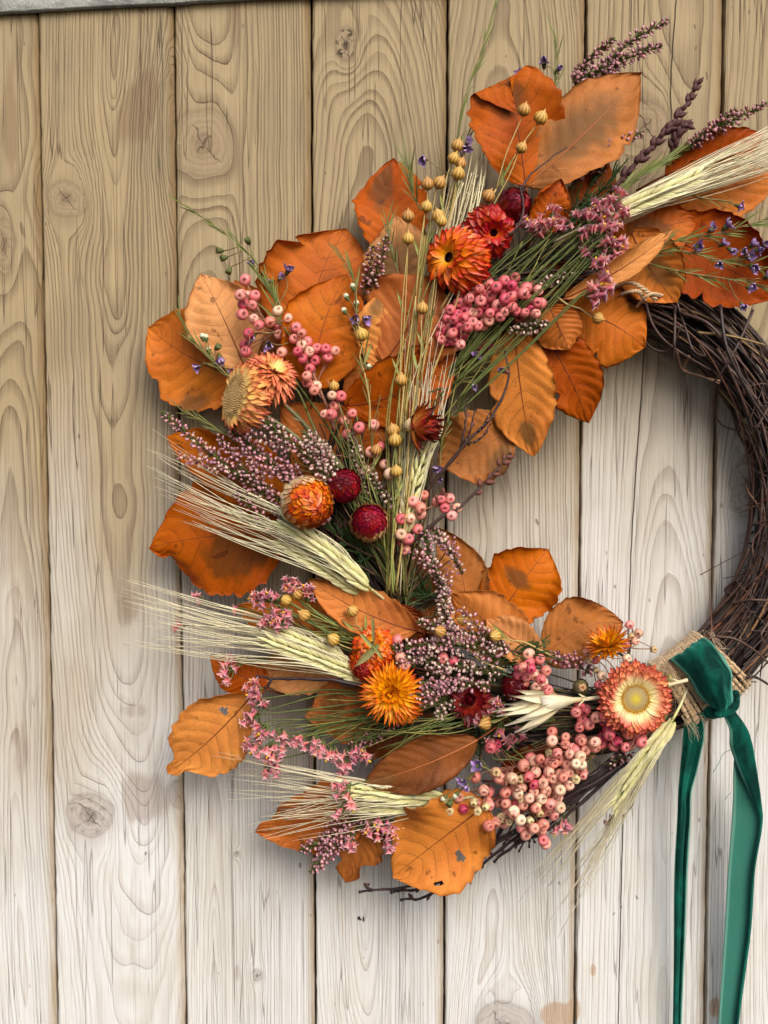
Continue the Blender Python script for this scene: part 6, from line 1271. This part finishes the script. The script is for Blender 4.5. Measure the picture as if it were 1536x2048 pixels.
# ------------------------------------------------------------------ bare twigs and budded stems
M_TWIG = simple('bare_twig', lin3(62, 42, 38), .5, .4, noise=.3, nscale=700); M_TWIGD = simple('bare_twig_black', lin3(46, 32, 34), .5, .4, noise=.35, nscale=700)
M_TBUD = simple('twig_bud', lin3(104, 58, 46), .5, .4, noise=.25, nscale=900); M_PBUD = simple('purple_brown_bud', lin3(74, 42, 42), .5, .35, noise=.35, nscale=700)
bm2 = MB(); lathe(bm2, [(.10, 0), (.24, .2), (.31, .45), (.24, .75), (.10, 1.0), (.02, 1.15)], 8); TB = {m.name: None for m in (M_TBUD, M_PBUD)}
TB1 = bm2.mesh('bud', M_TBUD); TB2 = bm2.mesh('bud', M_PBUD)
rtw = random.Random(19)
def twig(lines, label, r=.0012, buds=0, bs=15, mat=None, bm=None, cat='twig', group='bare twigs in the wreath', where=None, knob=True, parent=None):
    root = parent or empty('bare_twig', P(*lines[0][0]), label, cat, group); mat = mat or M_TWIG
    for li, ln in enumerate(lines):
        pts = spline(PP(ln), 26); pts = [p+Vector((vnoise(i*.6, li, 2), vnoise(i*.6, li, 3), vnoise(i*.6, li, 4)))*.0007 for i, p in enumerate(pts)]
        q = r*(1 if li == 0 else .72); rr = [q*(1+.22*(i % 5 == 0)) * (1-.55*i/25) for i in range(26)]
        mb = MB(); tube(mb, pts, rr, 7)
        if knob: lathe(mb, [(.1, 0), (1, .4), (1, 1.2), (.2, 1.8)], 7, basis((pts[-1]-pts[-2]).orthogonal(), pts[-1]-pts[-2], pts[-1], q*.75))
        mb.build('branch', mat, root)
        for i in range(buds if li == 0 else buds//2):
            f = (where or .35)+(1-(where or .35))*(i+.5)/max(1, (buds if li == 0 else buds//2)); k = min(24, int(f*25)); t = (pts[k+1]-pts[k]).normalized(); d = (side_dir(t, i*2.6+rtw.uniform(-.3, .3))*.8+t*.8).normalized(); s = bs*PX*rtw.uniform(.8, 1.15)
            inst('bud', bm or TB1, root, basis(d.orthogonal(), d, pts[k], s))
twig([[(800, 1110, .050), (870, 1045, .056), (925, 1010, .056), (985, 950, .054), (1018, 910, .052)], [(900, 1025, .055), (880, 1010, .056), (885, 990, .056)]], 'bare twig with plump reddish buds pointing up right, middle of the wreath', .0013, 10, 17, where=.6)
twig([[(840, 1000, .052), (920, 900, .058), (985, 830, .060), (1018, 760, .060), (1010, 706, .058)], [(921, 900, .058), (930, 850, .060), (932, 800, .060)], [(925, 895, .058), (940, 860, .060), (950, 822, .060)], [(955, 865, .060), (968, 850, .061), (979, 828, .061)], [(935, 890, .058), (965, 875, .060), (980, 850, .060)]], 'forked dark twig with four prongs in front of the rounded brown leaf', .0012, 2, 12)
twig([[(1270, 1370, .054), (1262, 1330, .052), (1240, 1308, .05), (1225, 1312, .048)], [(1262, 1330, .052), (1258, 1295, .05), (1264, 1280, .05)]], 'short black twig above the large salmon flower', .0012, 0, mat=M_TWIGD)
twig([[(740, 1375, .058), (660, 1360, .060), (560, 1358, .056), (516, 1354, .052)], [(545, 1358, .055), (536, 1370, .055), (528, 1378, .054)]], 'dark forked twig lying left below the lower barley ear', .0014, 0, mat=M_TWIGD)
twig([[(940, 520, .050), (1020, 470, .062), (1048, 420, .064), (1040, 375, .062)], [(1044, 385, .063), (1060, 350, .062), (1130, 295, .060)]], 'thin dark twig rising past the deep red flower to the folded leaf', .0011, 0)
for k, (l, lab) in enumerate([([(1250, 1520, .046), (1150, 1590, .044), (1040, 1670, .042), (960, 1735, .038), (934, 1762, .036)], 'dark twig leaving the berries towards the ragged leaf, outermost'),
                       ([(1240, 1510, .042), (1160, 1580, .046), (1060, 1650, .046), (970, 1700, .044), (935, 1722, .044)], 'dark twig running over the stalk of the ragged leaf'),
                       ([(1245, 1530, .050), (1180, 1570, .050), (1110, 1610, .048), (1030, 1690, .04), (990, 1722, .036)], 'dark knobbly twig lying on top of the lower twig bundle'),
                       ([(1010, 1650, .040), (960, 1720, .036), (880, 1760, .034), (800, 1776, .034), (722, 1784, .032)], 'longest dark twig with a hooked end below the ragged leaf'),
                       ([(1000, 1680, .038), (930, 1740, .034), (850, 1775, .032), (785, 1785, .030)], 'second dark twig below the ragged leaf, short knobbed end'),
                       ([(980, 1700, .038), (900, 1762, .034), (850, 1795, .030), (805, 1800, .028)], 'lowest dark twig tip under the ragged leaf'),
                       ([(1230, 1545, .042), (1140, 1625, .042), (1090, 1665, .042), (1045, 1682, .040)], 'dark twig with a round bud beside the lowest pink berry'),
                       ([(1200, 1540, .052), (1160, 1562, .052), (1100, 1600, .050)], 'rough black twig over the lower berry sprays')]):
    twig([l]+([[(740, 1782, .033), (733, 1772, .034), (730, 1772, .034)]] if k == 3 else [])+([[(870, 1770, .034), (850, 1762, .034), (838, 1752, .036)]] if k == 4 else []), lab, .0015 if k < 6 else .0013, 5 if k in (0, 3, 4, 6) else 2, 12, M_TWIGD, TB2, where=.5)
B6 = empty('twig_bundle', P(1250, 1512, .044), 'tight bundle of dark twigs packed under the lower pink berries', 'twigs')
for k in range(16):
    y = rtw.uniform(-16, 16); twig([[(1250+y*.4, 1512+y, .044), (1170+rtw.uniform(-8, 8), 1572+y, .046), (1080+rtw.uniform(-40, 20), 1640+y*1.2, .044), (1010+rtw.uniform(-40, 60), 1690+y*1.6, .042)]], None, .0011, 0, 9, M_TWIGD, TB2, parent=B6)
# purple-brown budded stem, upper right
def budstem(lines, label):
    root = empty('budded_stem', P(*lines[0][0]), label, 'budded stem')
    for li, ln in enumerate(lines):
        pts = spline(PP(ln), 40); mb = MB(); tube(mb, pts, (.0014, .0008), 6); mb.build('branch', M_PBUD, root); n_ = 30 if li == 0 else 14
        for i in range(n_):
            f = .08+.92*i/(n_-1); k = min(38, int(f*39)); t = (pts[k+1]-pts[k]).normalized(); s = (22-5*f)*PX*rtw.uniform(.85, 1.1)
            d = (side_dir(t, i*2.399)*.55+t).normalized(); inst('bud', TB2, root, basis(d.orthogonal(), d, pts[k], (s*.95, s*.95, s)))
budstem([[(1220, 385, .044), (1280, 318, .046), (1330, 265, .044), (1372, 210, .040), (1400, 160, .038)], [(1320, 275, .044), (1345, 255, .044), (1375, 250, .044)], [(1345, 305, .042), (1350, 280, .044), (1368, 255, .044)]], 'purple-brown stem crowded with big pointed buds at the upper right')

# ------------------------------------------------------------------ cream seed pod
M_CREAM = grad_material('cream_husk', [(0, lin3(214, 188, 142)), (.25, lin3(220, 204, 162)), (.6, lin3(226, 216, 186)), (1, lin3(222, 214, 194))], rough=.55, sc=(60, 1300, 60), streak=.35, transl=.2, hue=.004, val=.05)
root = empty('cream_seed_pod', P(1130, 1402, .064), 'split cream coloured dried seed pod opening to the left like a star flower', 'seed pod')
for (tx, ty, w, hh, cv_) in [(1030, 1380, 18, .066, .15), (1020, 1392, 17, .074, .1), (980, 1421, 14, .072, -.1), (992, 1432, 15, .078, 0), (1012, 1452, 17, .080, .1), (1032, 1466, 18, .074, .15), (1045, 1470, 15, .066, .2), (1060, 1378, 15, .060, .2), (1008, 1408, 18, .060, 0), (1050, 1460, 15, .058, 0), (1036, 1440, 15, .084, .1)]:
    a = P(1126, 1402, .064); b = P(tx, ty, hh); d = b-a; up = Vector((0, -1, 0))+(b-P(1030, 1424, .068))*18
    m = blade_mesh('husk', M_CREAM, d.length, w*PX, curv=cv_, cup=.9, point=.42, nu=12, nv=7)
    inst('husk', m, root, basis(d, up, a))
mb = MB(); d = (P(1126, 1402, .064)-P(1156, 1398, .062)).normalized(); lathe(mb, [(.0012, -.010), (.0018, -.004), (.0040, .004), (.0052, .012), (.0050, .017)], 12, basis(d.orthogonal(), d, P(1134, 1402, .064)), ribs=6, amp=.1); mb.build('pod_base', M_CREAM, root)
# dry leaf across the red flower
root = empty('dry_green_leaf', P(738, 1275, .080), 'thin dried greenish leaf blades folded across the front of the orange-red flower', 'dry leaf')
ML = grad_material('dry_leaf', [(0, lin3(150, 150, 90)), (1, lin3(176, 166, 112))], rough=.6, streak=.3)
for a, b, w in [((757, 1290), (706, 1338), 13), ((722, 1268), (765, 1318), 8), ((745, 1235), (748, 1300), 6), ((748, 1292), (768, 1322), 7)]:
    A, B = P(*a, .082), P(*b, .078); m = blade_mesh('leaf_blade', ML, (B-A).length, w*PX, curv=.3, cup=.5); inst('leaf_blade', m, root, basis(B-A, (0, -1, 0), A))
# little things caught on the wood
root = empty('wood_fleck', P(722, 1838, .0005), 'tiny dark speck of debris stuck to the bare plank low in the middle', 'debris')
for dx, dy, w, hgt in ((-4, -2, 3, 4), (5, 0, 1.6, 6), (-1, 1, 2, 2)):
    mb = MB(); lathe(mb, [(.2, -1), (1, -.3), (.9, .4), (.1, 1)], 7, basis((1, 0, 0), (0, 0, 1), P(722+dx, 1838+dy, .0006), (w*PX, .0005, hgt*PX))); mb.build('fleck', M_TWIGD, root)
